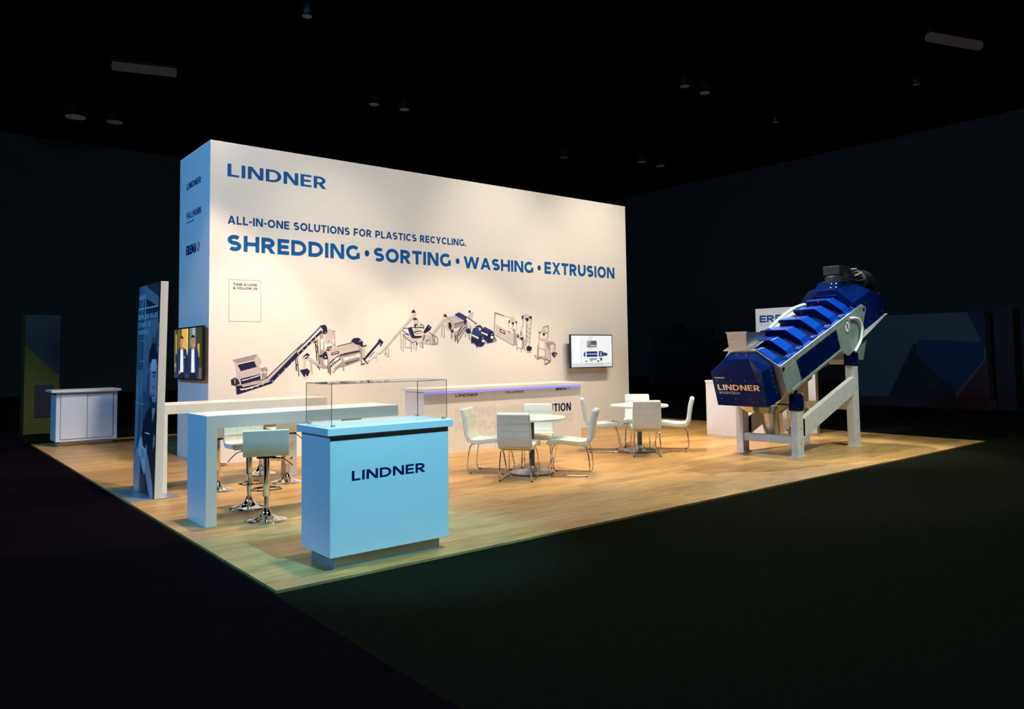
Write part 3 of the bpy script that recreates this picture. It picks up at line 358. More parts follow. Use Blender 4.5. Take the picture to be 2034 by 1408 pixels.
plate('bullet_dot', [arc(0, 0, .045, .055, 0, 360, 20)[:-1]], (6.16, WY0, 3.365), X1, Z1, K['txtblue2'], wall)
wt('WASHING', 6.30, 8.04, 3.24, 3.47, 'txtblue', .24, .10)
plate('bullet_dot', [arc(0, 0, .045, .055, 0, 360, 20)[:-1]], (8.20, WY0, 3.36), X1, Z1, K['txtblue2'], wall)
wt('EXTRUSION', 8.345, 10.43, 3.25, 3.50, 'txtblue', .24, .11)
# follow-us frame (its code square is left out)
fr = [[(0, 0), (.505, 0), (.505, .007), (0, .007)], [(0, .643), (.505, .643), (.505, .65), (0, .65)], [(0, 0), (.006, 0), (.006, .65), (0, .65)], [(.499, 0), (.505, 0), (.505, .65), (.499, .65)]]
plate('thin_frame', fr, (1.885, WY0, 2.155), X1, Z1, K['txtgrey'], wall)
wt('TAKE A LOOK', 1.955, 2.325, 2.712, 2.750, 'txtblack', .2, .12); wt('& FOLLOW US', 1.952, 2.330, 2.655, 2.692, 'txtblack', .2, .12)
# printed machine line
INK = 'nbgmdwlp'
def ink_mesh(items):
    res = []
    for k, (c, wd, pts) in enumerate(items):
        mi = INK.index(c)
        if wd == 0:
            area2 = sum(pts[i - 1][0] * pts[i][1] - pts[i][0] * pts[i - 1][1] for i in range(len(pts)))
            if area2 < 0: pts = pts[::-1]
            res.append((pts, mi, k))
        else:
            for q in strip(pts, wd): res.append((q, mi, k))
    return res
for nm, items in MURAL.items():
    o = plate('machine_illustration', ink_mesh(items), (0, WY0, 0), X1, Z1, None, wall, .0012, None, [K['ink_' + c] for c in INK])
    o['label'] = 'printed grey and navy picture of the ' + nm.replace('_', ' ')
# side face of the wall (normal -x; text runs towards the viewer: right = -y)
SL = -Y1
words('side_lettering', 'LINDNER', (WX0, 7.82, 4.355), SL, Z1, .745, .10, K['txtnavy'], wall, .2, .15)
words('side_lettering', 'PALLMANN', (WX0, 7.805, 3.865), SL, Z1, .74, .11, K['txtnavy'], wall, .17, .2)
plate('side_underline', [[(0, 0), (.40, 0), (.40, .014), (0, .014)]], (WX0, 7.80, 3.80), SL, Z1, K['txtnavy'], wall)
words('side_lettering', 'EREMA', (WX0, 7.81, 3.275), SL, Z1, .53, .15, K['txtnavy'], wall, .24, .06)
plate('side_emblem', ring_quads(.64, .075, .065, .014) + [[(.60, .03), (.62, .03), (.69, .11), (.67, .11)]], (WX0, 7.81, 3.275), SL, Z1, K['txtnavy'], wall)

# ================================================================ SCREENS
def screen(name, x0, x1, z0, z1, bez, pic, org, R, N, depth, label, em=1.0, th=.045):
    """org: world point of lower left of the front face, R right, N outward"""
    O = Vector(org); R = Vector(R); N = Vector(N); W = x1 - x0; H = z1 - z0
    t = root(name, O - N * (depth), label, 'television')
    def bb(nm, a0, a1, b0, b1, n0, n1, m):
        vs = [O + R * a + Z1 * b + N * n for n in (n0, n1) for b in (b0, b1) for a in (a0, a1)]
        return MB().add(vs, [(0, 2, 3, 1), (4, 5, 7, 6), (0, 1, 5, 4), (2, 6, 7, 3), (0, 4, 6, 2), (1, 3, 7, 5)]).build(nm, m, t)
    bb('housing', 0, W, 0, H, -th, 0, K['frame'])
    bb('wall_mount', W * .3, W * .7, H * .25, H * .75, -depth, -th, K['black'])
    cols = {}; mats = []
    res = []
    for k, (c, q) in enumerate(pic):
        if c not in cols:
            cols[c] = len(mats); mats.append(mat('screen_picture', tuple(v * .15 for v in c), .3, 0, c, em))
        res.append(([(bez + (W - 2 * bez) * px, bez + (H - 2 * bez) * py) for px, py in q], cols[c], k))
    plate('picture', res, O, R, Z1, None, t, .002, N, mats)
    return t
def rq(x0, y0, x1, y1): return [(x0, y0), (x1, y0), (x1, y1), (x0, y1)]
def s2l(*c): return tuple(((v / 255 + .055) / 1.055) ** 2.4 if v > 10 else v / 255 / 12.92 for v in c)
el = lambda cx, cy, rx, ry: arc(cx, cy, rx, ry, 0, 360, 20)[:-1]
pic = [(s2l(150, 150, 110), rq(0, 0, 1, 1)), (s2l(226, 178, 70), rq(.28, .42, .52, 1)), (s2l(238, 205, 110), rq(.47, .48, .56, 1)), (s2l(70, 74, 40), rq(.02, .3, .16, 1)), (s2l(190, 150, 50), rq(.05, .5, .10, .9)),
       (s2l(96, 84, 52), rq(.18, .45, .28, 1)), (s2l(60, 56, 40), rq(.52, .3, .57, 1)), (s2l(110, 120, 125), rq(.58, .3, .8, 1)), (s2l(165, 175, 180), rq(.68, .55, .76, 1)), (s2l(60, 66, 38), rq(.8, .2, 1, 1)), (s2l(205, 160, 60), rq(.86, .42, .93, .68)),
       (s2l(92, 96, 84), rq(0, 0, 1, .22)), (s2l(60, 62, 60), rq(.0, .0, .2, .12))]
for cx, hy, sk, hr in ((.285, .80, s2l(205, 140, 115), s2l(60, 48, 44)), (.70, .79, s2l(185, 128, 100), s2l(28, 22, 22))):
    suit = s2l(38, 56, 92); dk = s2l(26, 40, 72)
    pic += [(suit, [(cx - .20, .0), (cx + .20, 0), (cx + .205, .45), (cx + .17, .575), (cx + .05, .62), (cx - .05, .62), (cx - .17, .57), (cx - .205, .42)]),
            (dk, [(cx - .205, .1), (cx - .155, .1), (cx - .145, .45), (cx - .19, .42)]), (dk, [(cx + .15, .1), (cx + .205, .1), (cx + .195, .45), (cx + .14, .45)]),
            (s2l(24, 28, 44), [(cx - .12, 0), (cx + .14, 0), (cx + .10, .13), (cx - .08, .13)]),
            (s2l(235, 238, 245), [(cx - .045, .12), (cx + .075, .12), (cx + .055, .60), (cx - .04, .60)]),
            (sk, rq(cx - .03, .57, cx + .035, .67)), (sk, el(cx, .735, .056, .105)), (hr, el(cx + .002, .815, .056, .045)), (sk, el(cx - .004, .765, .047, .05)),
            (hr, rq(cx - .035, .742, cx - .012, .752)), (hr, rq(cx + .010, .742, cx + .033, .752)), (s2l(150, 80, 70), rq(cx - .018, .685, cx + .018, .693))]
pic += [(s2l(235, 240, 250), rq(.385, .415, .42, .43)), (s2l(200, 140, 115), el(.225, .115, .04, .035))]
screen('wall_television', 0, 1.47, 0, .825, .022, pic, (1.50, 8.09, 1.265), (0, -1, 0), (-1, 0, 0), .093, 'black-framed screen on the blue-lit end of the wall showing two men in suits', 1.0)
pic = [(s2l(232, 233, 236), rq(0, 0, 1, 1)), (s2l(215, 217, 222), rq(.42, .55, .52, 1)), (s2l(245, 246, 248), rq(.03, .05, .22, .96)), (s2l(190, 192, 198), rq(.025, .05, .032, .96)), (s2l(185, 188, 195), rq(.225, .05, .235, .9)),
       (s2l(208, 211, 216), rq(0, 0, 1, .13)), (s2l(196, 199, 205), rq(.35, .04, .78, .13)),
       (s2l(120, 120, 124), rq(.37, .62, .62, .84)), (s2l(165, 166, 170), [(.37, .62), (.46, .84), (.37, .84)]), (s2l(85, 86, 92), [(.47, .72), (.62, .72), (.6, .83), (.5, .82)]), (s2l(180, 182, 186), rq(.46, .655, .61, .69)),
       (s2l(30, 55, 130), [(.30, .33), (.34, .33), (.34, .49), (.32, .49), (.29, .42)]), (s2l(24, 44, 112), rq(.36, .32, .63, .485)), (s2l(225, 228, 235), rq(.37, .40, .62, .42)), (s2l(60, 62, 80), rq(.37, .465, .63, .495)),
       (s2l(30, 52, 130), [(.66, .31), (.77, .33), (.78, .44), (.75, .50), (.66, .50)]), (s2l(180, 190, 225), rq(.70, .35, .73, .46)), (s2l(62, 62, 68), [(.78, .34), (.88, .35), (.88, .43), (.78, .46)]),
       (s2l(250, 250, 250), rq(.335, .2, .36, .5)), (s2l(250, 250, 250), rq(.63, .2, .66, .5)), (s2l(235, 236, 240), rq(.34, .28, .8, .32)), (s2l(150, 152, 156), [(.42, .28), (.62, .28), (.60, .21), (.45, .21)]),
       (s2l(40, 42, 48), rq(.33, .17, .38, .2)), (s2l(40, 42, 48), rq(.44, .18, .5, .2)), (s2l(40, 42, 48), rq(.62, .16, .67, .2)), (s2l(70, 72, 78), [(.68, .28), (.75, .28), (.74, .18), (.71, .19)])]
screen('wall_television', 0, 1.250, 0, .705, .02, pic, (8.884, 6.45, 1.283), (1, 0, 0), (0, -1, 0), .173, 'black-framed screen at the right end of the long wall showing a blue machine', 1.0)

# ================================================================ FRONT COUNTER
ct = root('reception_counter', (1.0, .42, 0), 'large white counter with navy company name and clear display case at the front corner', 'counter')
MB().box(.472, 1.536, .158, .675, .10, 1.005).build('body', K['white'], ct, bevel=.003)
MB().box(.535, 1.475, .215, .62, 0, .10).build('plinth', K['plinth'], ct)
MB().box(.440, 1.569, .128, .700, 1.005, 1.062).build('countertop', K['white'], ct, bevel=.003)
words('lettering', 'LINDNER', (.650, .158, .655), X1, Z1, .655, .072, K['txtnavy'], ct, .205, .15, label='dark navy company name on the front panel')
gc = root('display_case', (1.03, .46, 1.062), 'clear box-shaped display case on top of the front counter', 'display case')
gx0, gx1, gy0, gy1, gz0, gz1 = .512, 1.560, .215, .675, 1.070, 1.392; th = .008
for b in ((gx0, gx1, gy0, gy0 + th, gz0, gz1 - th), (gx0, gx1, gy1 - th, gy1, gz0, gz1 - th), (gx0, gx0 + th, gy0 + th, gy1 - th, gz0, gz1 - th), (gx1 - th, gx1, gy0 + th, gy1 - th, gz0, gz1 - th), (gx0, gx1, gy0, gy1, gz1 - th, gz1)):
    MB().box(*b).build('pane', K['glass'], gc)
e = .0022
for x in (gx0, gx1):
    for y in (gy0, gy1): MB().box(x - e, x + e, y - e, y + e, gz0, gz1).build('edge', K['edge'], gc)
for y in (gy0, gy1): MB().box(gx0, gx1, y - e * .5, y + e * .5, gz1 - .003, gz1 + .001).build('edge', K['edge'], gc)
for x in (gx0, gx1): MB().box(x - e * .8, x + e * .8, gy0, gy1, gz1 - .004, gz1 + .001).build('edge', K['edge'], gc)
for x in (gx0 + .02, gx1 - .02):
    for y in (gy0 + .02, gy1 - .02): MB().lathe([(.0165, 0), (.0165, .012), (.012, .016)], (x, y, 1.062), 16).build('clip', K['steel'], gc, True)

# ================================================================ BAR TABLES
def bar_table(x0, x1, y0, y1, z, tl, tt, label, inset, zb=0):
    t = root('bar_table', ((x0 + x1) / 2, (y0 + y1) / 2, 0), label, 'table', 'white block-shaped bar tables')
    MB().box(x0, x1, y0, y1, z - tt, z).build('tabletop', K['white'], t, bevel=.003)
    MB().box(x0, x0 + tl, y0, y1, zb, z - tt).build('leg', K['white'], t, bevel=.003)
    MB().box(x1 - tl - inset, x1 - inset, y0 + inset, y1, 0, z - tt).build('leg', K['white'], t, bevel=.003)
    return t
bar_table(.241, 2.33, 2.322, 2.916, 1.049, .103, .12, 'nearer white bar table with a wide slab leg, blue in the shade', .30)
bar_table(.358, 2.50, 4.49, 5.07, 1.050, .107, .112, 'farther white bar table starting behind the poster stand', .30, .0125)

# ================================================================ POSTER STAND
ps = root('poster_stand', (.29, 4.70, 0), 'upright poster stand with dark blue picture print at the left floor edge', 'display stand')
MB().box(.25, .335, 4.19, 5.18, .012, 2.495).build('panel', K['white'], ps, bevel=.002)
MB().box(-.02 + .03, .53, 4.185, 4.80, 0, .012).build('base_plate', K['plinth'], ps)
MB().box(.03, .54, 4.86, 5.17, 0, .012).build('base_plate', K['plinth'], ps)
PC = dict(a=(.020, .045, .085), b=(.045, .085, .14), c=(.008, .015, .035), d=(.12, .14, .21), e=(.22, .26, .36), f=(.10, .17, .24), g=(.26, .36, .50), h=(.004, .007, .018))
pk = list(PC); PM = [mat('poster_ink', (min(1, PC[k][0] * 5.2 + .014), min(1, PC[k][1] * 2.9 + .010), min(1, PC[k][2] * 2.0 + .008)), .3) for k in pk]
# local: x = distance from the back edge (5.18) towards 4.19, y = height
def pp(k, pts, rev=False): return (k, pts)
art = [('a', rq(0, 0, .99, 2.48)), ('b', [(.30, 1.2), (.99, 1.2), (.99, 2.05), (.30, 2.05)]), ('c', [(.36, 2.1), (.99, 2.1), (.99, 2.48), (.36, 2.48)]), ('b', [(.38, 2.30), (.95, 2.12), (.95, 2.30), (.38, 2.46)]), ('h', [(.40, 2.25), (.95, 2.13), (.95, 2.18), (.40, 2.31)]),
       ('h', rq(.93, 2.0, .99, 2.48)), ('f', rq(.32, 1.95, .355, 2.48)), ('f', rq(.02, 2.32, .32, 2.36)), ('f', rq(.14, 2.1, .16, 2.48)), ('f', [(.20, 2.15), (.22, 2.15), (.27, 2.48), (.25, 2.48)]), ('f', rq(.0, 1.1, .01, 2.2)),
       ('b', rq(0, .2, .35, 1.45)), ('f', [(.1, .6), (.12, .6), (.3, 1.4), (.28, 1.4)]), ('f', [(.25, .6), (.27, .6), (.08, 1.3), (.06, 1.3)]), ('f', rq(.05, .4, .07, 1.4)), ('a', [(.12, .4), (.2, .4), (.3, .9), (.2, 1.2)]),
       ('a', [(.62, 1.62), (.75, 1.60), (.99, 1.65), (.99, 1.98), (.86, 1.9), (.80, 1.80), (.70, 1.88)]), ('f', [(.64, 1.58), (.95, 1.62), (.95, 1.72), (.70, 1.70)]),
       ('h', [(.40, .0), (.99, 0), (.99, 1.0), (.78, 1.06), (.55, .96), (.42, .85), (.30, .5)]), ('h', [(.55, 1.45), (.60, 1.68), (.72, 1.77), (.88, 1.76), (.97, 1.62), (.97, 1.2), (.9, 1.5), (.6, 1.55)]),
       ('a', [(.50, 1.0), (.62, 1.0), (.64, 1.45), (.52, 1.38)]), ('d', [(.66, 1.12), (.76, 1.02), (.88, 1.02), (.97, 1.16), (.97, 1.50), (.92, 1.58), (.72, 1.58), (.66, 1.45)]), ('e', [(.67, 1.45), (.72, 1.58), (.90, 1.58), (.90, 1.44)]),
       ('c', [(.78, 1.435), (.90, 1.44), (.90, 1.415), (.79, 1.41)]), ('c', el(.84, 1.385, .035, .014)), ('a', [(.80, 1.27), (.88, 1.25), (.86, 1.235), (.79, 1.25)]), ('h', [(.72, 1.19), (.90, 1.18), (.88, 1.155), (.75, 1.16)]), ('g', [(.75, 1.182), (.87, 1.177), (.86, 1.168), (.76, 1.17)]),
       ('c', [(.66, 1.12), (.76, 1.0), (.97, 1.0), (.97, 1.08), (.80, 1.09), (.72, 1.18)]), ('d', [(.82, .85), (.93, .98), (.93, 1.02), (.80, 1.02)]), ('f', rq(.0, 1.035, .40, 1.047)), ('g', rq(.52, .705, .72, .72)), ('d', [(.88, .55), (.95, .6), (.95, .72), (.90, .70)]),
       ('e', [(.26, .60), (.36, .66), (.42, .55), (.55, .52), (.60, .58), (.62, .36), (.54, .22), (.42, .30), (.33, .42), (.20, .45)]), ('f', [(.36, .50), (.50, .52), (.52, .42), (.40, .40)]), ('d', [(.05, .0), (.30, 0), (.34, .36), (.16, .52), (.04, .35)]), ('d', [(.58, .50), (.66, .46), (.90, .14), (.95, 0), (.80, 0), (.58, .26)]), ('c', [(.42, .02), (.6, .02), (.56, .2), (.42, .24)])]
res = []
for k, (c, q) in enumerate(art): res.append((q, pk.index(c), k))
plate('poster_print', res, (.25, 5.175, .014), -Y1, Z1, None, ps, .001, (-1, 0, 0), PM)
for s, y, z, wd, hh in (('FROM END-OF-LIFE', 5.12, 2.078, .88, .060), ('TO NEW LIFE', 5.12, 1.985, .60, .055), ('MATERIALS', 5.12, 1.895, .53, .055)):
    o = words('lettering', s, (.2435, y, z), -Y1, Z1, wd, hh, K['txtwhite'], ps, .22, .12)
plate('small_print', [rq(a, 0, b, .020) for a, b in ((0, .10), (.12, .30), (.32, .47), (.49, .68), (.70, .78), (.80, .88))], (.2435, 5.12, 2.202), -Y1, Z1, K['txtwhite'], ps, .001)
words('lettering', 'LINDNER', (.243, 5.09, 2.355), -Y1, Z1, .30, .025, K['txtwhite'], ps, .2, .15)
plate('thin_frame', [rq(0, 0, .26, .008), rq(0, .25, .26, .258), rq(0, 0, .008, .258), rq(.252, 0, .26, .258)], (.243, 5.01, 1.565), -Y1, Z1, K['txtwhite'], ps, .001)
for ch in ps.children:                                             # the panel leans back very slightly
    if not ch.name.startswith('base_plate'):
        for v in ch.data.vertices: v.co.x += .017 * v.co.z

# ================================================================ BAR STOOLS
def make_stool():
    s = root('bar_stool', (0, 0, 0), 'stool', 'stool')
    MB().lathe([(.2, 0), (.2, .006), (.192, .013), (.15, .022), (.10, .036), (.065, .056), (.042, .085), (.031, .115), (.031, .13)], (0, 0, 0), 48).build('base', K['chrome'], s, True, loc='local')
    MB().lathe([(.0235, .12), (.0235, .30)], (0, 0, 0), 24).build('column', K['chrome'], s, True, loc='local')
    MB().lathe([(.030, .238), (.0325, .242), (.0325, .60), (.028, .62)], (0, 0, 0), 24).build('outer_tube', K['chrome'], s, True, loc='local')
    r = [(.03, .03, .285), (.05, .09, .285), (.12, .155, .285), (.2, .13, .285), (.235, .06, .285)]
    pts = fillet(r + [(.24, 0, .285)] + [(x, -y, z) for x, y, z in reversed(r)], .07, 4)
    MB().tube(pts, .0095, 8).build('footrest', K['chrome'], s, True, loc='local')
    MB().box(-.09, .09, -.09, .09, .615, .632).build('mounting_plate', K['black'], s, loc='local')
    MB().tube(fillet([(.02, -.06, .612), (.05, -.15, .60), (.07, -.22, .545), (.08, -.25, .515)], .04), .005, 6).build('lever', K['black'], s, True, loc='local')
    # bucket: seat + low back, swept section
    cl = [(.19, .655), (.175, .672), (.05, .668), (-.10, .662), (-.165, .672), (-.195, .71), (-.205, .80), (-.215, .90)]
    th = .052; sec = []
    for i, (x, z) in enumerate(cl):
        a = cl[max(i - 1, 0)]; b = cl[min(i + 1, len(cl) - 1)]; d = Vector((b[0] - a[0], b[1] - a[1])).normalized(); n = Vector((d.y, -d.x))
        sec.append(((x + n.x * th / 2 * -1, z + n.y * th / 2 * -1), (x + n.x * th / 2, z + n.y * th / 2)))
    rings = []
    for (ax, az), (bx, bz) in sec:
        w = .212; rings.append([(ax, -w, az), (ax, w, az), (bx, w, bz), (bx, -w, bz)])
    o = MB().loft(rings).build('seat', K['leather'], s, True, .025, 4, loc='local')
    b = MB()
    inner = [p[1] for p in sec] if sec[0][1][1] > sec[0][0][1] else [p[0] for p in sec]
    for y in (-.07, .07): b.tube([(x + .001, y, z + .001) for x, z in inner[1:-1]] + [(inner[-1][0] + .001, y, inner[-1][1] - .01)], .0035, 5)
    for k, f in ((6, .0), (6, .9)): b.tube([(inner[k][0] + .002 - f * .01, -.2, inner[k][1] - .03 + f * .09), (inner[k][0] + .002 - f * .01, .2, inner[k][1] - .03 + f * .09)], .0035, 5)
    for k in (2, 3): b.tube([(inner[k][0], -.2, inner[k][1] + .001), (inner[k][0], .2, inner[k][1] + .001)], .0035, 5)
    b.build('quilt_seam', K['seam'], s, True, loc='local')
    return s
st0 = make_stool()
sp = [(.80, 2.26, 68, 'bar stool at the near side of the nearer bar table, its back to the viewer'),
      (.90, 3.00, -92, 'bar stool behind the nearer bar table with its quilted seat facing the viewer'),
      (1.88, 5.26, -90, 'bar stool behind the farther bar table, mostly its chrome base showing'),
      (1.87, 4.34, 90, 'bar stool before the farther bar table, right of the near stools'),
      (1.00, 4.34, 86, 'bar stool at the farther bar table half hidden by the slab leg'),
      (10.98, 3.45, 180, 'bar stool behind the blue machine, only its chrome base visible'),
      (11.40, 3.02, 180, 'bar stool behind the blue machine nearest its steel outlet pipe')]
for i, (x, y, a, lb) in enumerate(sp):
    o = st0 if i == 0 else copy_tree(st0)
    o.location = (x, y, 0); o.rotation_euler = (0, 0, radians(a)); o['label'] = lb; o['group'] = 'white leatherette bar stools'

# ================================================================ BAR WITH LED STRIP
b2 = root('illuminated_bar', (6.2, 5.55, 0), 'long white bar with a blue light strip under its top, printed with company names', 'bar counter')
bx0, bx1, by0, by1 = 4.50, 7.96, 5.22, 5.80; mid = 5.92
MB().box(bx0, mid - .002, by0, by1, .0, 1.0).build('front_panel', K['white'], b2, bevel=.002)
MB().box(mid + .002, bx1, by0, by1, .0, 1.0).build('front_panel', K['white'], b2, bevel=.002)
MB().box(bx0 - .04, bx1 + .05, by0 - .075, by1 + .05, 1.012, 1.062).build('countertop', K['white'], b2, bevel=.003)
MB().box(bx0 + .0, bx1 - .0, by0 - .010, by0 - .001, .976, 1.010).build('light_strip', K['led'], b2)
MB().box(bx0 + .02, bx1 - .02, by0 + .02, by1, 1.0, 1.012).build('spacer', K['white'], b2)
def bt(s, x0, x1, z0, z1, m, t, gap=.13): return words('lettering', s, (x0, by0, z0), X1, Z1, x1 - x0, z1 - z0, K[m], b2, t, gap)
bt('LINDNER', 5.115, 5.57, .905, .950, 'txtnavy', .2, .15); bt('PALLMANN', 6.16, 6.57, .917, .957, 'txtnavy', .17, .2); bt('EREMA', 7.335, 7.61, .925, .97, 'txtnavy', .24, .06)
plate('emblem', ring_quads(0, 0, .020, .005), (7.66, by0, .952), X1, Z1, K['txtnavy'], b2)
def outline(s, x0, x1, z0, z1):
    cu = bpy.data.curves.new('outline', 'FONT'); cu.body = s; cu.fill_mode = 'NONE'; cu.bevel_depth = .007; cu.offset = .018; cu.bevel_resolution = 0
    tmp = bpy.data.objects.new('tmp', cu); COL.objects.link(tmp); dg = bpy.context.evaluated_depsgraph_get()
    me = bpy.data.meshes.new_from_object(tmp.evaluated_get(dg)); bpy.data.objects.remove(tmp)
    xs = [v.co.x for v in me.vertices]; ys = [v.co.y for v in me.vertices]
    if not xs: return
    ax, bx_, ay, by_ = min(xs), max(xs), min(ys), max(ys)
    vs = [(x0 + (v.co.x - ax) / (bx_ - ax) * (x1 - x0), by0 - .001 - v.co.z * .05, z0 + (v.co.y - ay) / (by_ - ay) * (z1 - z0)) for v in me.vertices]
    fs = [tuple(p.vertices) for p in me.polygons]
    iv = sorted((min(vs[i][0] for i in f), max(vs[i][0] for i in f)) for f in fs); cuts = []; end = iv[0][1]
    for a_, b_ in iv:
        if a_ - end > .028: cuts.append((a_ + end) / 2)
        end = max(end, b_)
    for k in range(len(cuts) + 1):
        sub = [f for f in fs if sum(c < vs[f[0]][0] for c in cuts) == k]; ids = sorted({i for f in sub for i in f}); mp = {i: n for n, i in enumerate(ids)}
        new('outline_lettering', [vs[i] for i in ids], [tuple(mp[i] for i in f) for f in sub], K['txtgrey'], b2)
outline('3 COMPANIES', 5.10, 6.56, .545, .70); outline('FOR PLASTICS RECYCLING', 5.10, 7.74, .345, .495)
bt('1 SOLUTION', 6.66, 7.705, .540, .688, 'txtnavy', .2, .12)

# ================================================================ DINING CHAIRS AND ROUND TABLES
def make_chair():
    s = root('dining_chair', (0, 0, 0), 'chair', 'chair')
    cl = [(.262, .405), (.245, .437), (.18, .450), (.06, .447), (-.08, .430), (-.19, .424), (-.258, .445), (-.290, .51), (-.303, .61), (-.318, .715), (-.345, .82), (-.360, .862)]
    th = .068; rings = []; sec = []
    for i, (x, z) in enumerate(cl):
        a = cl[max(i - 1, 0)]; b = cl[min(i + 1, len(cl) - 1)]; d = Vector((b[0] - a[0], b[1] - a[1])).normalized(); n = Vector((d.y, -d.x))
        t = th * (.9 if i < 6 else 1)
        sec.append((Vector((x, z)) + n * t / 2, Vector((x, z)) - n * t / 2))
    def seg(i0, i1, nm):
        rings = []
        for i in range(i0, i1):
            (p, q) = sec[i]; w = .222 if i < 8 else .222 - .014 * (i - 7) / 4
            rings.append([(p.x, -w, p.y), (p.x, w, p.y), (q.x, w, q.y), (q.x, -w, q.y)])
        return MB().loft(rings).build(nm, K['leather'], s, True, .021, 3, loc='local')
    seg(0, 7, 'seat'); seg(6, 12, 'backrest')
    up_ = 0 if sec[3][0].y > sec[3][1].y else 1
    b = MB()
    for side, o in ((up_, 1), (1 - up_, 1)):
        for k in (8, 9):
            p = sec[k][side]; q = sec[k + 1][side]; f = .35; c = p * (1 - f) + q * f; ww = .215
            b.tube([(c.x, -ww, c.y), (c.x, ww, c.y)], .0028, 5)
        b.tube([(sec[k][side].x, 0, sec[k][side].y) for k in range(7, 11)], .0028, 5)
    for k in (2, 4): p = sec[k][up_]; b.tube([(p.x, -.215, p.y), (p.x, .215, p.y)], .0028, 5)
    b.tube([(sec[k][up_].x, 0, sec[k][up_].y) for k in range(1, 6)], .0028, 5)
    b.build('quilt_seam', K['seam'], s, True, loc='local')
    for y in (-.205, .205):
        yy = y * .93
        pts = fillet([(-.175, yy * .8, .398), (-.235, yy, .385), (-.262, yy * 1.02, .30), (-.285, y, .10), (-.268, y, .012), (.235, y, .012), (.268, y, .06), (.215, yy, .33), (.165, yy * .8, .425)], .05, 5)
        MB().tube(pts, .0085, 8).build('side_frame', K['chrome'], s, True, loc='local')
        for x in (-.235, .215): MB().box(x - .014, x + .014, y - .011, y + .011, 0, .012).build('glide', K['rubber'], s, loc='local')
    for x, z in ((-.20, .388), (.19, .395)): MB().tube([(x, -.18, z), (x, .18, z)], .0075, 8).build('cross_bar', K['chrome'], s, True, loc='local')
    return s
ch0 = make_chair()
g1, g2 = 'white dining chairs round the near round table', 'white dining chairs round the far round table'
cp = [(4.30, 3.19, -54, g1, 'white padded chair left of the near round table, facing right'),
      (4.22, 2.49, 38, g1, 'white padded chair with its back to the viewer at the near round table'),
      (4.93, 2.30, 129, g1, 'white padded chair right of the near round table, seen from the side'),
      (5.08, 3.14, -134, g1, 'white padded chair behind the near round table, before the illuminated bar'),
      (6.97, 3.66, -42, g2, 'white padded chair left of the far round table, facing right'),
      (7.10, 2.90, 48, g2, 'white padded chair with its back to the viewer at the far round table'),
      (7.79, 2.95, 128, g2, 'white padded chair right of the far round table, against the dark hall'),
      (7.84, 3.72, -139, g2, 'white padded chair behind the far round table, beside the wall end')]
for i, (x, y, a, g, lb) in enumerate(cp):
    o = ch0 if i == 0 else copy_tree(ch0)
    o.location = (x, y, 0); o.rotation_euler = (0, 0, radians(a)); o['label'] = lb; o['group'] = g
def round_table(x, y, label, r=.465):
    t = root('round_table', (x, y, 0), label, 'table')
    MB().lathe([(r - .012, .715), (r, .720), (r, .742), (r - .010, .750)], (0, 0, 0), 64).build('tabletop', K['white'], t, True, loc='local')
    MB().lathe([(.29, 0), (.29, .01)], (0, 0, 0), 48).build('base_rim', K['rubber'], t, True, loc='local')
    MB().lathe([(.287, .01), (.285, .022), (.20, .034), (.09, .048), (.055, .07), (.04, .10)], (0, 0, 0), 48).build('base', K['steel'], t, True, loc='local')
    MB().lathe([(.038, .07), (.038, .70)], (0, 0, 0), 24).build('column', K['motor'] if False else mat('grey_column', (.10, .115, .14), .3, .6), t, True, loc='local')
    MB().lathe([(.16, .70), (.16, .715)], (0, 0, 0), 24).build('mounting_plate', K['black'], t, True, loc='local')
round_table(4.62, 2.72, 'near round white table on a steel disc foot among four chairs')
round_table(7.38, 3.26, 'far round white table on a steel disc foot among four chairs', .47)

# ================================================================ LEFT REAR CABINET
cb = root('storage_cabinet', (.77, 11.4, 0), 'white two-door cabinet at the far left corner of the floor', 'cabinet')
MB().box(.262, 1.285, 11.1, 11.72, .09, 1.0).build('body', K['white'], cb, bevel=.002)
MB().box(.345, 1.245, 11.24, 11.66, 0, .09).build('plinth', K['white'], cb)
MB().box(.175, 1.335, 11.02, 11.78, 1.0, 1.04).build('countertop', K['white'], cb, bevel=.002)
MB().box(.330, 1.212, 11.0985, 11.1, .13, .968).build('door_gap_shade', K['gap'], cb)  # dark backing sheet, painted as the shade in the gaps round the doors
for x0, x1 in ((.337, .766), (.776, 1.205)):
    d = MB().box(x0, x1, 11.086, 11.099, .137, .960).build('door', K['white'], cb, bevel=.001)
    if x0 > .5: MB().tube([(.80, 11.088, .93), (.80, 11.070, .93)], .012, 14).build('lock', K['steel'], d, True)

# ================================================================ WHITE KIOSK AND SIGN BEHIND THE MACHINE
kk = root('white_kiosk', (10.5, 3.4, 0), 'plain white waist-high counter behind the low end of the blue machine', 'counter')
MB().box(10.16, 10.70, 2.72, 4.02, 0, 1.0).build('body', K['white'], kk, bevel=.003)
MB().box(10.15, 10.71, 2.71, 4.03, 1.0, 1.042).build('countertop', K['white'], kk, bevel=.003)
sg = root('sign_panel', (11.75, 3.2, 0), 'white upright sign panel with blue lettering behind the blue machine', 'sign')
MB().box(11.70, 11.80, 2.62, 3.885, 0, 2.455).build('panel', K['white'], sg, bevel=.003)
words('lettering', 'EREMA', (11.70, 3.79, 2.17), -Y1, Z1, .98, .145, K['txtblue2'], sg, .25, .07)
words('lettering', 'PLASTIC', (11.70, 3.79, 2.105), -Y1, Z1, .30, .030, K['txtgrey'], sg, .18, .14)
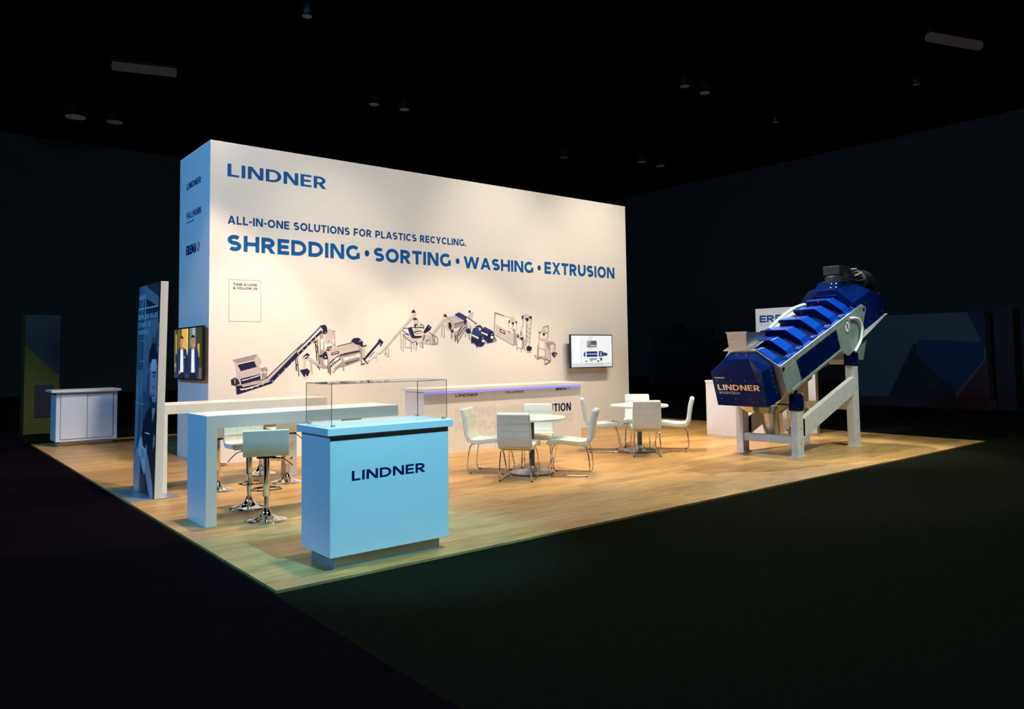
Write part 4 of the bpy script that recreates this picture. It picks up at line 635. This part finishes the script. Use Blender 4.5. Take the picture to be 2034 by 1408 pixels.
# ================================================================ THE BLUE MACHINE
TH = radians(21.5); CU, SU = cos(TH), sin(TH)
def UW(u, y, w): return Vector((8.048 + u * CU - w * SU, y, 1.362 + u * SU + w * CU))
mc = root('washing_machine', (9.3, 1.6, 0), 'big inclined blue industrial washing machine on steel legs with stepped hoods', 'machine')
def prism(sections, name, m, bevel=.004, parent=None):
    """sections: list of (u, [(y,w)...]) ; u may be a per-point list"""
    rings = []
    for u, ring in sections: rings.append([UW(u if not isinstance(u, (list, tuple)) else u[i], y, w) for i, (y, w) in enumerate(ring)])
    return MB().loft(rings).build(name, m, parent or mc, bevel=bevel, seg=1)
def slab_uw(pts, y0, y1, name, m, bevel=.003, parent=None):
    return MB().loft([[UW(u, y0, w) for u, w in pts], [UW(u, y1, w) for u, w in pts]]).build(name, m, parent or mc, bevel=bevel, seg=1)
def bolts(name, pts, m, r=.009, h=.01, nrm=(0, -1, 0), parent=None):
    b = MB(); N = Vector(nrm)
    for p in pts: b.tube([Vector(p) - N * .004, Vector(p) + N * h], r, 8)
    o = b.build(name, m, parent or mc, True); o['kind'] = 'stuff'; return o
# trough
prism([(0.0, [(1.12, -.02), (1.12, -.44), (1.36, -.62), (1.89, -.62), (2.13, -.44), (2.13, -.02)]), (2.6, [(1.12, -.02), (1.12, -.44), (1.36, -.62), (1.89, -.62), (2.13, -.44), (2.13, -.02)])], 'trough', K['steel'])
# low base cover, then stepped hoods
prism([(.01, [(1.12, -.015), (1.19, .0), (1.42, .13), (1.83, .13), (2.06, .0), (2.13, -.015)]), (2.52, [(1.12, -.015), (1.19, .0), (1.42, .13), (1.83, .13), (2.06, .0), (2.13, -.015)])], 'base_cover', K['navy2'])
def hood(u0, ln, w0=.262, w1=.228):
    a = [(1.172, .0), (1.205, .085), (1.415, w0), (1.835, w0), (2.045, .085), (2.078, .0)]; b = [(1.195, .0), (1.235, .075), (1.430, w1), (1.820, w1), (2.015, .075), (2.055, .0)]
    h = prism([(u0, a), (u0 + ln, b)], 'cover_hood', K['blue'], .005)
    c = [(1.160, -.002), (1.198, .088), (1.410, w0 + .007), (1.840, w0 + .007), (2.052, .088), (2.090, -.002)]
    prism([(u0 - .012, c), (u0, c)], 'hood_flange', K['navy'], .001, h)  # navy holds the shade of the riser facing the low end
    b2_ = MB()
    for f in (.2, .4, .6, .8):
        y = 1.175 + .24 * f; w_ = w0 * f
        b2_.tube([UW(u0 + ln + .012, y + .03, w_ * .72), UW(u0 + ln + .012, y + .022, w_ * .72 + .022)], .008, 6)
    o = b2_.build('bolt_row', K['steel'], h, True); o['kind'] = 'stuff'
    return h
for k, (u0, ln) in enumerate(((.02, .20), (.39, .26), (.84, .27), (1.31, .27), (1.79, .27), (2.22, .25))): hood(u0, ln)
for u in (.60, 1.06, 1.52, 2.0, 2.42, .27):                       # bright mounting tabs along the near rail
    MB().loft([[UW(u + a, y, w) for a, w in ((0, .0), (.16, .0), (.16, .03), (0, .03))] for y in (1.125, 1.19)]).build('mounting_tab', K['blue'], mc, bevel=.002)
    MB().tube([UW(u + .03, 1.15, .03), UW(u + .03, 1.15, .055)], .014, 8).build('clamp_bolt', K['steel'], mc, True)
MB().loft([[UW(u, y, w) for u, w in ((.01, -.014), (2.52, -.014), (2.52, .005), (.01, .005))] for y in (1.1185, 1.178)]).build('cover_ledge', K['blue'], mc)
# red indicator pins on some hoods
for u in (.60, 1.55, 2.28): MB().tube([UW(u - .08, 1.56, .24), UW(u - .08, 1.56, .292)], .008, 8).build('indicator_pin', K['red'], mc, True)
# low end flange and cap
fl = [(1.10, .0), (1.415, .262), (1.895, .262), (2.15, .0), (2.15, -.44), (1.92, -.63), (1.33, -.63), (1.10, -.44)]
prism([(-.012, fl), (.004, fl)], 'end_flange', K['steel'], .001)
MB().loft([[UW(u, y, w) for y, w in ((1.42, .262), (1.90, .262), (1.90, .272), (1.42, .272))] for u in (-.03, .02)]).build('flange_lip', K['steel'], mc)
c0 = [(1.20, .015), (1.425, .235), (1.885, .235), (2.12, .015), (2.12, -.52), (1.2, -.52)]
u1 = [-.30, -.215, -.215, -.30, -.335, -.335]; c1 = [(1.218, .03), (1.438, .205), (1.875, .205), (2.115, .03), (2.115, -.515), (1.24, -.515)]
cap = prism([(-.012, c0), (u1, c1)], 'front_cap', K['mid'], .004)
CR = -Y1; CUp = Vector((-SU, 0, CU)); faceN = Vector((-CU, 0, -SU))
# face plane runs from (u -.30,w .03) to (u -.335,w -.515)
fu = (UW(-.30, 0, .03) - UW(-.335, 0, -.515)).normalized(); fn = (-Y1).cross(fu).normalized()
def FP(w): f = (w - .03) / (-.545); return UW(-.30 - .035 * f, 0, w)
o_ = FP(-.258); o_.y = 2.042
MB()
words('name_lettering', 'LINDNER', o_ + fn * .001, -Y1, fu, .735, .088, K['silver'], cap, .2, .15, 'metallic silver company name on the end cap')
o_ = FP(-.322); o_.y = 2.040
words('small_lettering', 'WASHTECH', o_ + fn * .001, -Y1, fu, .37, .040, K['txtwhite'], cap, .16, .16)
o_ = FP(-.065); o_.y = 2.06
plate('handle_slot', [rq(0, 0, .18, .012)], o_, -Y1, fu, K['steel'], cap, .012)
o_ = FP(-.44); o_.y = 1.52
plate('handle_slot', [rq(0, 0, .17, .014)], o_, -Y1, fu, K['black'], cap, .010)
pts = []
for i in range(4):
    for w_, y in ((-.10, 2.03 - i * .25), (-.40, 2.02 - i * .25)):
        p = FP(w_); p.y = y; pts.append(p)
bolts('bolt_row', pts, K['steel'], .006, .004, fn, cap)
bolts('bolt_row', [UW(-.10, 1.196, w_) for w_ in (-.02, -.10, -.19, -.28, -.37)], K['steel'], .008, .008, (0, -1, 0), cap)
bolts('bolt_row', [UW(-.10, y, .228) for y in (1.55, 1.72)], K['steel'], .011, .012, (-.36, 0, .93), cap)
bolts('bolt_row', [UW(-.016, 1.42 + i * .16, .250) for i in range(4)] + [UW(-.016, 1.36 - i * .09, .205 - i * .075) for i in range(3)], K['steel'], .007, .006, (-.93, 0, -.36), cap)
# near side frame
slab_uw([(0, .0), (2.64, -.0), (2.64, -.085), (0, -.085)], 1.094, 1.118, 'side_rail', K['galv'])
slab_uw([(0, -.084), (.44, -.084), (.455, -.44), (.19, -.46), (0, -.44)], 1.094, 1.118, 'side_plate', K['galv'])
slab_uw([(1.745, -.084), (2.64, -.084), (2.605, -.44), (2.50, -.52), (2.20, -.60), (1.95, -.62), (1.90, -.60), (1.735, -.44)], 1.094, 1.118, 'side_plate', K['galv'])
slab_uw([(.44, -.086), (1.745, -.086), (1.735, -.42), (.455, -.42)], 1.100, 1.118, 'side_panel', K['navy'])
slab_uw([(.15, -.425), (1.735, -.425), (1.735, -.455), (.15, -.475)], 1.085, 1.13, 'lower_rail', K['galv'])
bolts('bolt_row', [UW(u, 1.10, w_) for w_ in (-.105, -.40) for u in (.49, .75, 1.0, 1.25, 1.5, 1.70)] + [UW(.475, 1.10, -.25), UW(1.72, 1.10, -.25)], K['steel'], .010, .008)
for u in (.62, 1.18):
    MB().loft([[UW(u + a, y, w) for a, w in ((0, -.455), (.12, -.455), (.12, -.50), (0, -.50))] for y in (1.09, 1.13)]).build('toggle_latch', K['steel'], mc)
    MB().loft([[UW(u + a, y, w) for a, w in ((-.22, -.455), (-.04, -.455), (-.04, -.475), (-.22, -.475))] for y in (1.09, 1.13)]).build('latch_bar', K['steel'], mc)
# mirrored far side plate
slab_uw([(0, .0), (2.64, .0), (2.6, -.44), (2.2, -.6), (1.9, -.6), (1.73, -.44), (0, -.44)], 2.132, 2.152, 'side_plate', K['galv'])
# lifting lug
lug = MB().loft([[UW(u, y, w) for u, w in ((2.60, .0), (2.70, .0), (2.79, -.07), (2.79, -.13), (2.70, -.20), (2.62, -.30))] for y in (1.085, 1.120)]).build('lifting_lug', K['galv'], mc, bevel=.004)
MB().tube([UW(2.715, 1.080, -.095), UW(2.715, 1.125, -.095)], .034, 16).build('lug_hole', K['black'], lug, True)
MB().tube([UW(.05, 1.076, -.055), UW(.05, 1.1, -.055)], .026, 16).build('lug_hole', K['black'], mc, True)
# round warning sticker
c = UW(2.09, 1.0935, -.17)
q = [(el(0, 0, .092, .105), 0, 0), (el(0, 0, .078, .090), 1, 1), (el(.005, .01, .03, .05), 2, 2)] + [([(-.060, .052), (-.048, .066), (.060, -.052), (.048, -.066)], 0, 3)]
o = plate('warning_sticker', q, c, X1, Z1, None, mc, .001, (0, -1, 0), [K['txtblack'], K['white'], mat('sticker_grey', (.30, .32, .32), .5)]); o['label'] = 'round white prohibition sticker with a black ring and slash'
# hoses
MB().tube(fillet([(10.16, 1.10, 2.11), (10.17, 1.06, 2.113), (10.355, 1.05, 2.112), (10.47, 1.05, 1.97), (10.41, 1.05, 1.745), (10.235, 1.07, 1.565)], .09, 6), .024, 12).build('hose', K['hose'], mc, True)
for pts in ([(8.920, 1.860, 1.775), (8.960, 1.820, 1.965), (9.215, 1.810, 2.116), (9.465, 1.810, 2.221), (9.698, 1.810, 2.315), (10.005, 1.810, 2.377), (10.200, 1.790, 2.355)],
            [(8.960, 1.860, 1.755), (9.010, 1.820, 1.955), (9.320, 1.810, 2.125), (9.530, 1.810, 2.200), (9.760, 1.800, 2.277), (9.970, 1.780, 2.271)],
            [(8.990, 1.840, 1.755), (9.040, 1.810, 1.935), (9.250, 1.800, 2.065), (9.554, 1.790, 2.190), (9.730, 1.780, 2.190)],
            [(9.020, 1.820, 1.755), (9.060, 1.800, 1.905), (9.190, 1.790, 2.035), (9.330, 1.780, 2.111), (9.510, 1.760, 2.103), (9.530, 1.760, 2.035)]):
    MB().tube(fillet(pts, .08, 5), .026, 12).build('hose', K['hose'], mc, True)
MB().tube(fillet([(9.19, 1.82, 1.90), (9.28, 1.80, 1.945), (9.60, 1.78, 1.95)], .05, 4), .03, 12).build('hose', K['hose'], mc, True)
# feed hopper
def frust(x0, x1, y0, y1, z0, X0, X1_, Y0, Y1_, Z, t, name, m):
    b = MB(); lo = [(x0, y0, z0), (x1, y0, z0), (x1, y1, z0), (x0, y1, z0)]; hi = [(X0, Y0, Z), (X1_, Y0, Z), (X1_, Y1_, Z), (X0, Y1_, Z)]
    li = [(x0 + t, y0 + t, z0), (x1 - t, y0 + t, z0), (x1 - t, y1 - t, z0), (x0 + t, y1 - t, z0)]; hj = [(X0 + t, Y0 + t, Z), (X1_ - t, Y0 + t, Z), (X1_ - t, Y1_ - t, Z), (X0 + t, Y1_ - t, Z)]
    return b.loft([lo, hi, hj, li, lo], False).build(name, m, mc)
hp = frust(7.96, 8.36, 1.60, 1.90, 1.60, 7.93, 8.44, 1.575, 1.93, 1.885, .006, 'feed_hopper', K['steel'])
b = MB()
for a in ((7.90, 8.44, 1.93, 1.965), (7.90, 7.935, 1.54, 1.965)): b.box(*a, 1.885, 1.893)
b.build('hopper_rim', K['steel'], hp)
MB().loft([[UW(u, y, w) for u, w in ((-.02, .262), (.36, .262), (.36, .270), (-.02, .270))] for y in (1.50, 2.0)]).build('hopper_base', K['steel'], hp)
# high end cap
A_ = [(1.125, -.46), (1.125, .10), (1.38, .36), (1.87, .36), (2.125, .10), (2.125, -.46)]; C_ = [(1.135, -.46), (1.135, -.13), (1.39, .02), (1.86, .02), (2.115, -.13), (2.115, -.46)]
B_ = [(1.125, -.46), (1.125, .10), (1.32, .235), (1.93, .235), (2.125, .10), (2.125, -.46)]
hc = prism([(2.50, A_), (3.15, B_), (3.52, C_)], 'drive_housing', K['mid'], .004)
MB().loft([[UW(u, y, w) for u, w in ((2.40, -.545), (3.53, -.462), (2.62, -.462))] for y in (1.10, 1.108)]).build('drip_plate', K['white'], hc)
MB().loft([[UW(u, y, w) for u, w in ((2.45, -.47), (3.52, -.47), (3.52, -.462), (2.45, -.462))] for y in (1.10, 2.14)]).build('bottom_plate', K['white'], hc)
bolts('bolt_row', [UW(2.66 + .25 * i, 1.121, w_) for i in range(4) for w_ in (-.38, -.05 - .0 * i)], K['steel'], .007, .006, (0, -1, 0), hc)
# gearbox, motor
gb = MB().loft([[(x, y, 2.50) for x, y in ((10.26, 1.36), (10.82, 1.36), (10.82, 1.84), (10.26, 1.84))], [(x, y, 2.76) for x, y in ((10.40, 1.43), (10.74, 1.43), (10.74, 1.77), (10.40, 1.77))]]).build('gearbox', K['mid'], mc, bevel=.01)
MB().lathe([(.20, 2.76), (.20, 2.785)], (10.62, 1.60, 0), 28).build('motor_flange', K['motor'], gb, True)
bolts('bolt_row', [(10.30 + .03 * i, 1.395 + .01 * i, 2.585 + .065 * i) for i in range(3)] + [(10.30 + .03 * i, 1.50, 2.585 + .065 * i) for i in range(3)], K['steel'], .012, .02, (-.8, -.3, .4), gb)
mt = MB().lathe([(.17, 2.785), (.17, 2.86), (.12, 2.88)], (10.66, 1.60, 0), 28).build('motor', K['motor'], mc, True)
b = MB(); b.tube([(10.72, 1.60, 2.80), (11.36, 1.60, 2.80)], .185, 28)
for k in range(16):
    a = 2 * pi * k / 16; b.tube([(10.80, 1.6 + .19 * cos(a), 2.80 + .19 * sin(a)), (11.30, 1.6 + .19 * cos(a), 2.80 + .19 * sin(a))], .012, 4)
b.build('motor_body', K['motor'], mt, True)
MB().tube([(11.30, 1.60, 2.80), (11.33, 1.60, 2.80), (11.62, 1.60, 2.80), (11.66, 1.6, 2.8)], [.20, .235, .235, .20], 32).build('fan_cowl', K['motor'], mt, True)
tb = MB().box(10.60, 10.99, 1.48, 1.78, 2.90, 3.055).build('terminal_box', K['motor'], mc, bevel=.008)
MB().box(10.63, 10.95, 1.51, 1.75, 2.84, 2.90).build('box_neck', K['motor'], tb)
MB().tube([(10.95, 1.46, 2.99), (11.04, 1.40, 3.0)], .03, 12).build('cable_gland', K['steel'], tb, True)
MB().tube([(11.05, 1.44, 2.88), (11.2, 1.4, 2.93)], .022, 10).build('cable_gland', K['steel'], tb, True)
MB().tube([(11.02, 1.39, 2.79), (11.3, 1.38, 2.84)], .008, 6).build('tie_rod', K['steel'], mt, True)
MB().box(10.85, 11.45, 1.44, 1.76, 2.52, 2.66).build('motor_foot', K['motor'], mt)
# discharge chute
frust(10.56, 10.86, 1.25, 1.98, 1.42, 10.50, 11.0, 1.22, 2.02, 1.90, .008, 'discharge_chute', K['galv'])
# outlet drum and pipe
MB().lathe([(.28, .0), (.29, .008), (.30, .02), (.43, .12)], (8.50, 1.68, .645), 48).build('outlet_drum', K['polish'], mc, True)
MB().tube([(8.68, 1.70, .66), (8.76, 1.71, .26)], [.135, .118], 32).build('outlet_pipe', K['steel'], mc, True)
MB().tube(fillet([(8.86, 1.72, .62), (8.87, 1.71, .5), (8.90, 1.71, .42), (8.92, 1.70, .30)], .03), .016, 8).build('drain_valve', K['steel'], mc, True)
# legs
def leg(x0, x1, y0, y1, z1, m, capz=None, cx0=None, cx1=None):
    l = MB().box(x0, x1, y0, y1, .012, z1).build('leg', m, mc, bevel=.006)
    MB().box(x0 - .025, x1 + .025, y0 - .02, y1 + .02, 0, .012).build('foot_plate', K['post'], l)
    MB()
    bolts('bolt_row', [(x0 + (x1 - x0) * .55, y0 - .001, z) for z in (.20, .42)] + ([(x0 + (x1 - x0) * .55, y0 - .001, z) for z in (z1 - .17, z1 - .38)] if z1 > 1 else []), K['steel'], .010, .006, (0, -1, 0), l)
    if capz:
        c = MB().loft([[(x0 - .02, y0 - .015, z1 - .002), (x1 + .02, y0 - .015, z1 - .002), (x1 + .02, y1 + .015, z1 - .002), (x0 - .02, y1 + .015, z1 - .002)],
                   [(x0 - .015, y0 - .01, capz - .04), (x1 + .015, y0 - .01, capz - .04), (x1 + .015, y1 + .01, capz - .04), (x0 - .015, y1 + .01, capz - .04)],
                   [(x0 + .02, y0 + .01, capz), (x1 - .02, y0 + .01, capz), (x1 - .02, y1, capz), (x0 + .02, y1, capz)]]).build('leg_cover', K['navy'], l, bevel=.012)
        bolts('bolt_row', [(x0 + .02, y0 - .016, z1 + .03), (x1 - .02, y0 - .016, z1 + .03)], K['steel'], .007, .006, (0, -1, 0), c)
    return l
leg(8.455, 8.625, 1.095, 1.205, .69, K['post'], .945)
leg(10.245, 10.425, 1.13, 1.26, 1.335, K['post'], 1.575)
leg(8.44, 8.60, 2.03, 2.16, .76, K['post'])
leg(10.25, 10.42, 2.03, 2.16, 1.40, K['post'])
for y0, y1 in ((1.115, 1.20), (2.05, 2.14)):
    MB().loft([[(8.62, y, .245), (10.25, y, .865), (10.25, y, 1.150), (8.62, y, .545)] for y in (y0, y1)]).build('diagonal_brace', K['post'], mc, bevel=.006)
    MB().box(8.62, 8.70, y0, y1, .30, .56).build('gusset', K['post'], mc)
MB().box(8.46, 8.56, 1.205, 2.03, .185, .30).build('cross_beam', K['post'], mc, bevel=.005)
MB().box(10.27, 10.37, 1.26, 2.03, .60, .72).build('cross_beam', K['post'], mc, bevel=.005)
MB().tube([(8.53, 1.15, .90), (8.53, 1.15, 1.0)], .03, 12).build('load_pin', K['black'], mc, True)
for x in (10.30, 8.56): MB().box(x, x + .1, 1.13, 2.11, (1.35 if x > 9 else .70), (1.43 if x > 9 else .78)).build('carrier_beam', K['post'], mc)

# ================================================================ DIM HALL AROUND
def cmat(n, c): return mat(n, c, .7)  # very dark colours: the dimness of the hall is put into them
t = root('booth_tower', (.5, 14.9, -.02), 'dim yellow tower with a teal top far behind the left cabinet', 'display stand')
ty, tg = cmat('dimmed_yellow', (.085, .080, .002)), cmat('dimmed_teal', (.018, .030, .034))
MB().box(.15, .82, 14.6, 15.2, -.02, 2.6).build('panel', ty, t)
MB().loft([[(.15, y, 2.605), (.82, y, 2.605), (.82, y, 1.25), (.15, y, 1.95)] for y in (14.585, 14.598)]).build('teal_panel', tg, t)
MB().box(.35, .70, 14.58, 14.597, .35, 1.05).build('emblem_panel', cmat('dimmed_plum', (.03, .018, .03)), t)
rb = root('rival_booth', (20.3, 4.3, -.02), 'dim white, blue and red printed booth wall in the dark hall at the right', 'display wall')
MB().box(20, 20.6, 2.55, 6.05, .25, 2.55).build('white_panel', cmat('dimmed_white', (.070, .076, .082)), rb)
MB().box(19.98, 20.65, 2.35, 6.1, -.02, .25).build('red_base', cmat('dimmed_red', (.05, .006, .008)), rb)
MB().loft([[(x, 5.1, .26), (x, 3.3, .26), (x, 3.7, 1.55), (x, 4.35, 1.75)] for x in (19.985, 19.999)]).build('dark_print', cmat('dimmed_black', (.008, .008, .012)), rb)
MB().loft([[(x, 4.3, 1.45), (x, 3.3, .45), (x, 2.6, 1.3), (x, 2.6, 1.75), (x, 4.2, 1.85)] for x in (19.970, 19.984)]).build('blue_print', cmat('dimmed_blue', (.012, .020, .075)), rb)
MB().loft([[(x, 3.3, .26), (x, 2.5, .26), (x, 2.5, 1.35)] for x in (19.960, 19.969)]).build('red_print', cmat('dimmed_red2', (.06, .004, .008)), rb)
MB().loft([[(x, 2.95, 2.55), (x, 2.55, 1.6), (x, 2.55, 2.55)] for x in (19.960, 19.969)]).build('navy_print', cmat('dimmed_navy', (.006, .008, .04)), rb)
MB().box(20.0, 20.5, 1.9, 2.34, -.02, 2.6).build('black_pillar', cmat('dimmed_black2', (.004, .004, .004)), rb)
tb_ = root('distant_teal_booth', (29.8, 20.2, -.02), 'dim teal booth wall far away between the wall end and the machine', 'display wall')
MB().box(27.4, 32.2, 20.0, 20.4, 1.5, 2.8).build('teal_panel', cmat('dimmed_teal2', (.010, .038, .048)), tb_)
MB().box(27.4, 32.2, 20.0, 20.4, -.02, 1.5).build('navy_panel', cmat('dimmed_navy2', (.008, .016, .034)), tb_)
MB().box(29.2, 29.6, 19.9, 20.5, 2.8, 3.05).build('lamp_box', cmat('dimmed_brown', (.03, .025, .022)), tb_)
LL = ['faint lamp at the upper left above the wall end, left one of its pair', 'faint lamp at the upper left above the wall end, right one of its pair', 'faint lamp above the middle of the wall, left one of its pair', 'faint lamp above the middle of the wall, right one of its pair', 'faint lamp at the upper right of the dark ceiling, left one of its pair', 'faint lamp at the upper right of the dark ceiling, right one of its pair', 'topmost faint lamp in the dark ceiling, near the upper frame edge', 'faint low lamp right of the wall end, left one of its pair', 'faint low lamp right of the wall end, right one of its pair', 'tiny faint lamp in the dark above the blue machine', 'tiny faint lamp farthest right in the dark ceiling', 'very faint lamp just above the right top of the wall']
for k, (x, y, s, e_) in enumerate(((3.443, 29.869, 1.0, .024), (4.857, 29.671, .8, .018), (12.418, 21.239, .5, .028), (13.694, 21.069, .5, .028), (20.684, 12.51, .45, .022), (21.893, 12.505, .5, .026), (7.04, 15.415, .35, .034), (28.023, 21.098, .6, .014), (29.496, 21.09, .6, .016), (27.48, 12.984, .3, .012), (27.549, 7.113, .3, .014), (24.08, 22.821, .6, .008))):
    lm = root('ceiling_lamp', (x, y, 11.5), LL[k], 'lamp', 'faint lamps in the hall ceiling')
    MB().lathe([(s * .4, 0), (s * .5, .05), (s * .5, .30), (s * .2, .42)], (0, 0, .02), 20).build('shade', K['black'], lm, True, loc='local')
    MB().lathe([(s * .38, 0), (s * .38, .015)], (0, 0, .0), 20).build('diffuser', mat('faint_lamp', (.02, .02, .02), .9, 0, (1.0, .97, .88), e_), lm, True, loc='local')
    MB().box(-.02, .02, -.02, .02, .42, .5).build('hanger', K['black'], lm, loc='local')
for (x0, y0, x1, y1, lb) in ((3.4, 22.9, 5.3, 22.3, 'faint pinkish long lamp in the dark ceiling at the upper left'), (23.3, 4.9, 25.4, 4.2, 'faint long lamp in the dark ceiling at the upper right')):
    lm = root('linear_lamp', (x0, y0, 11.5), lb, 'lamp')
    d = Vector((x1 - x0, y1 - y0, 0))
    MB().tube([(0, 0, 0), d], .16, 8).build('diffuser', mat('faint_tube', (.02, .02, .02), .9, 0, (1.0, .8, .8), .016), lm, loc='local')
    MB().tube([(0, 0, .2), d + Vector((0, 0, .2))], .10, 6).build('rail', K['black'], lm, loc='local')
    MB().box(-.02, .02, -.02, .02, .2, .5).build('hanger', K['black'], lm, loc='local')
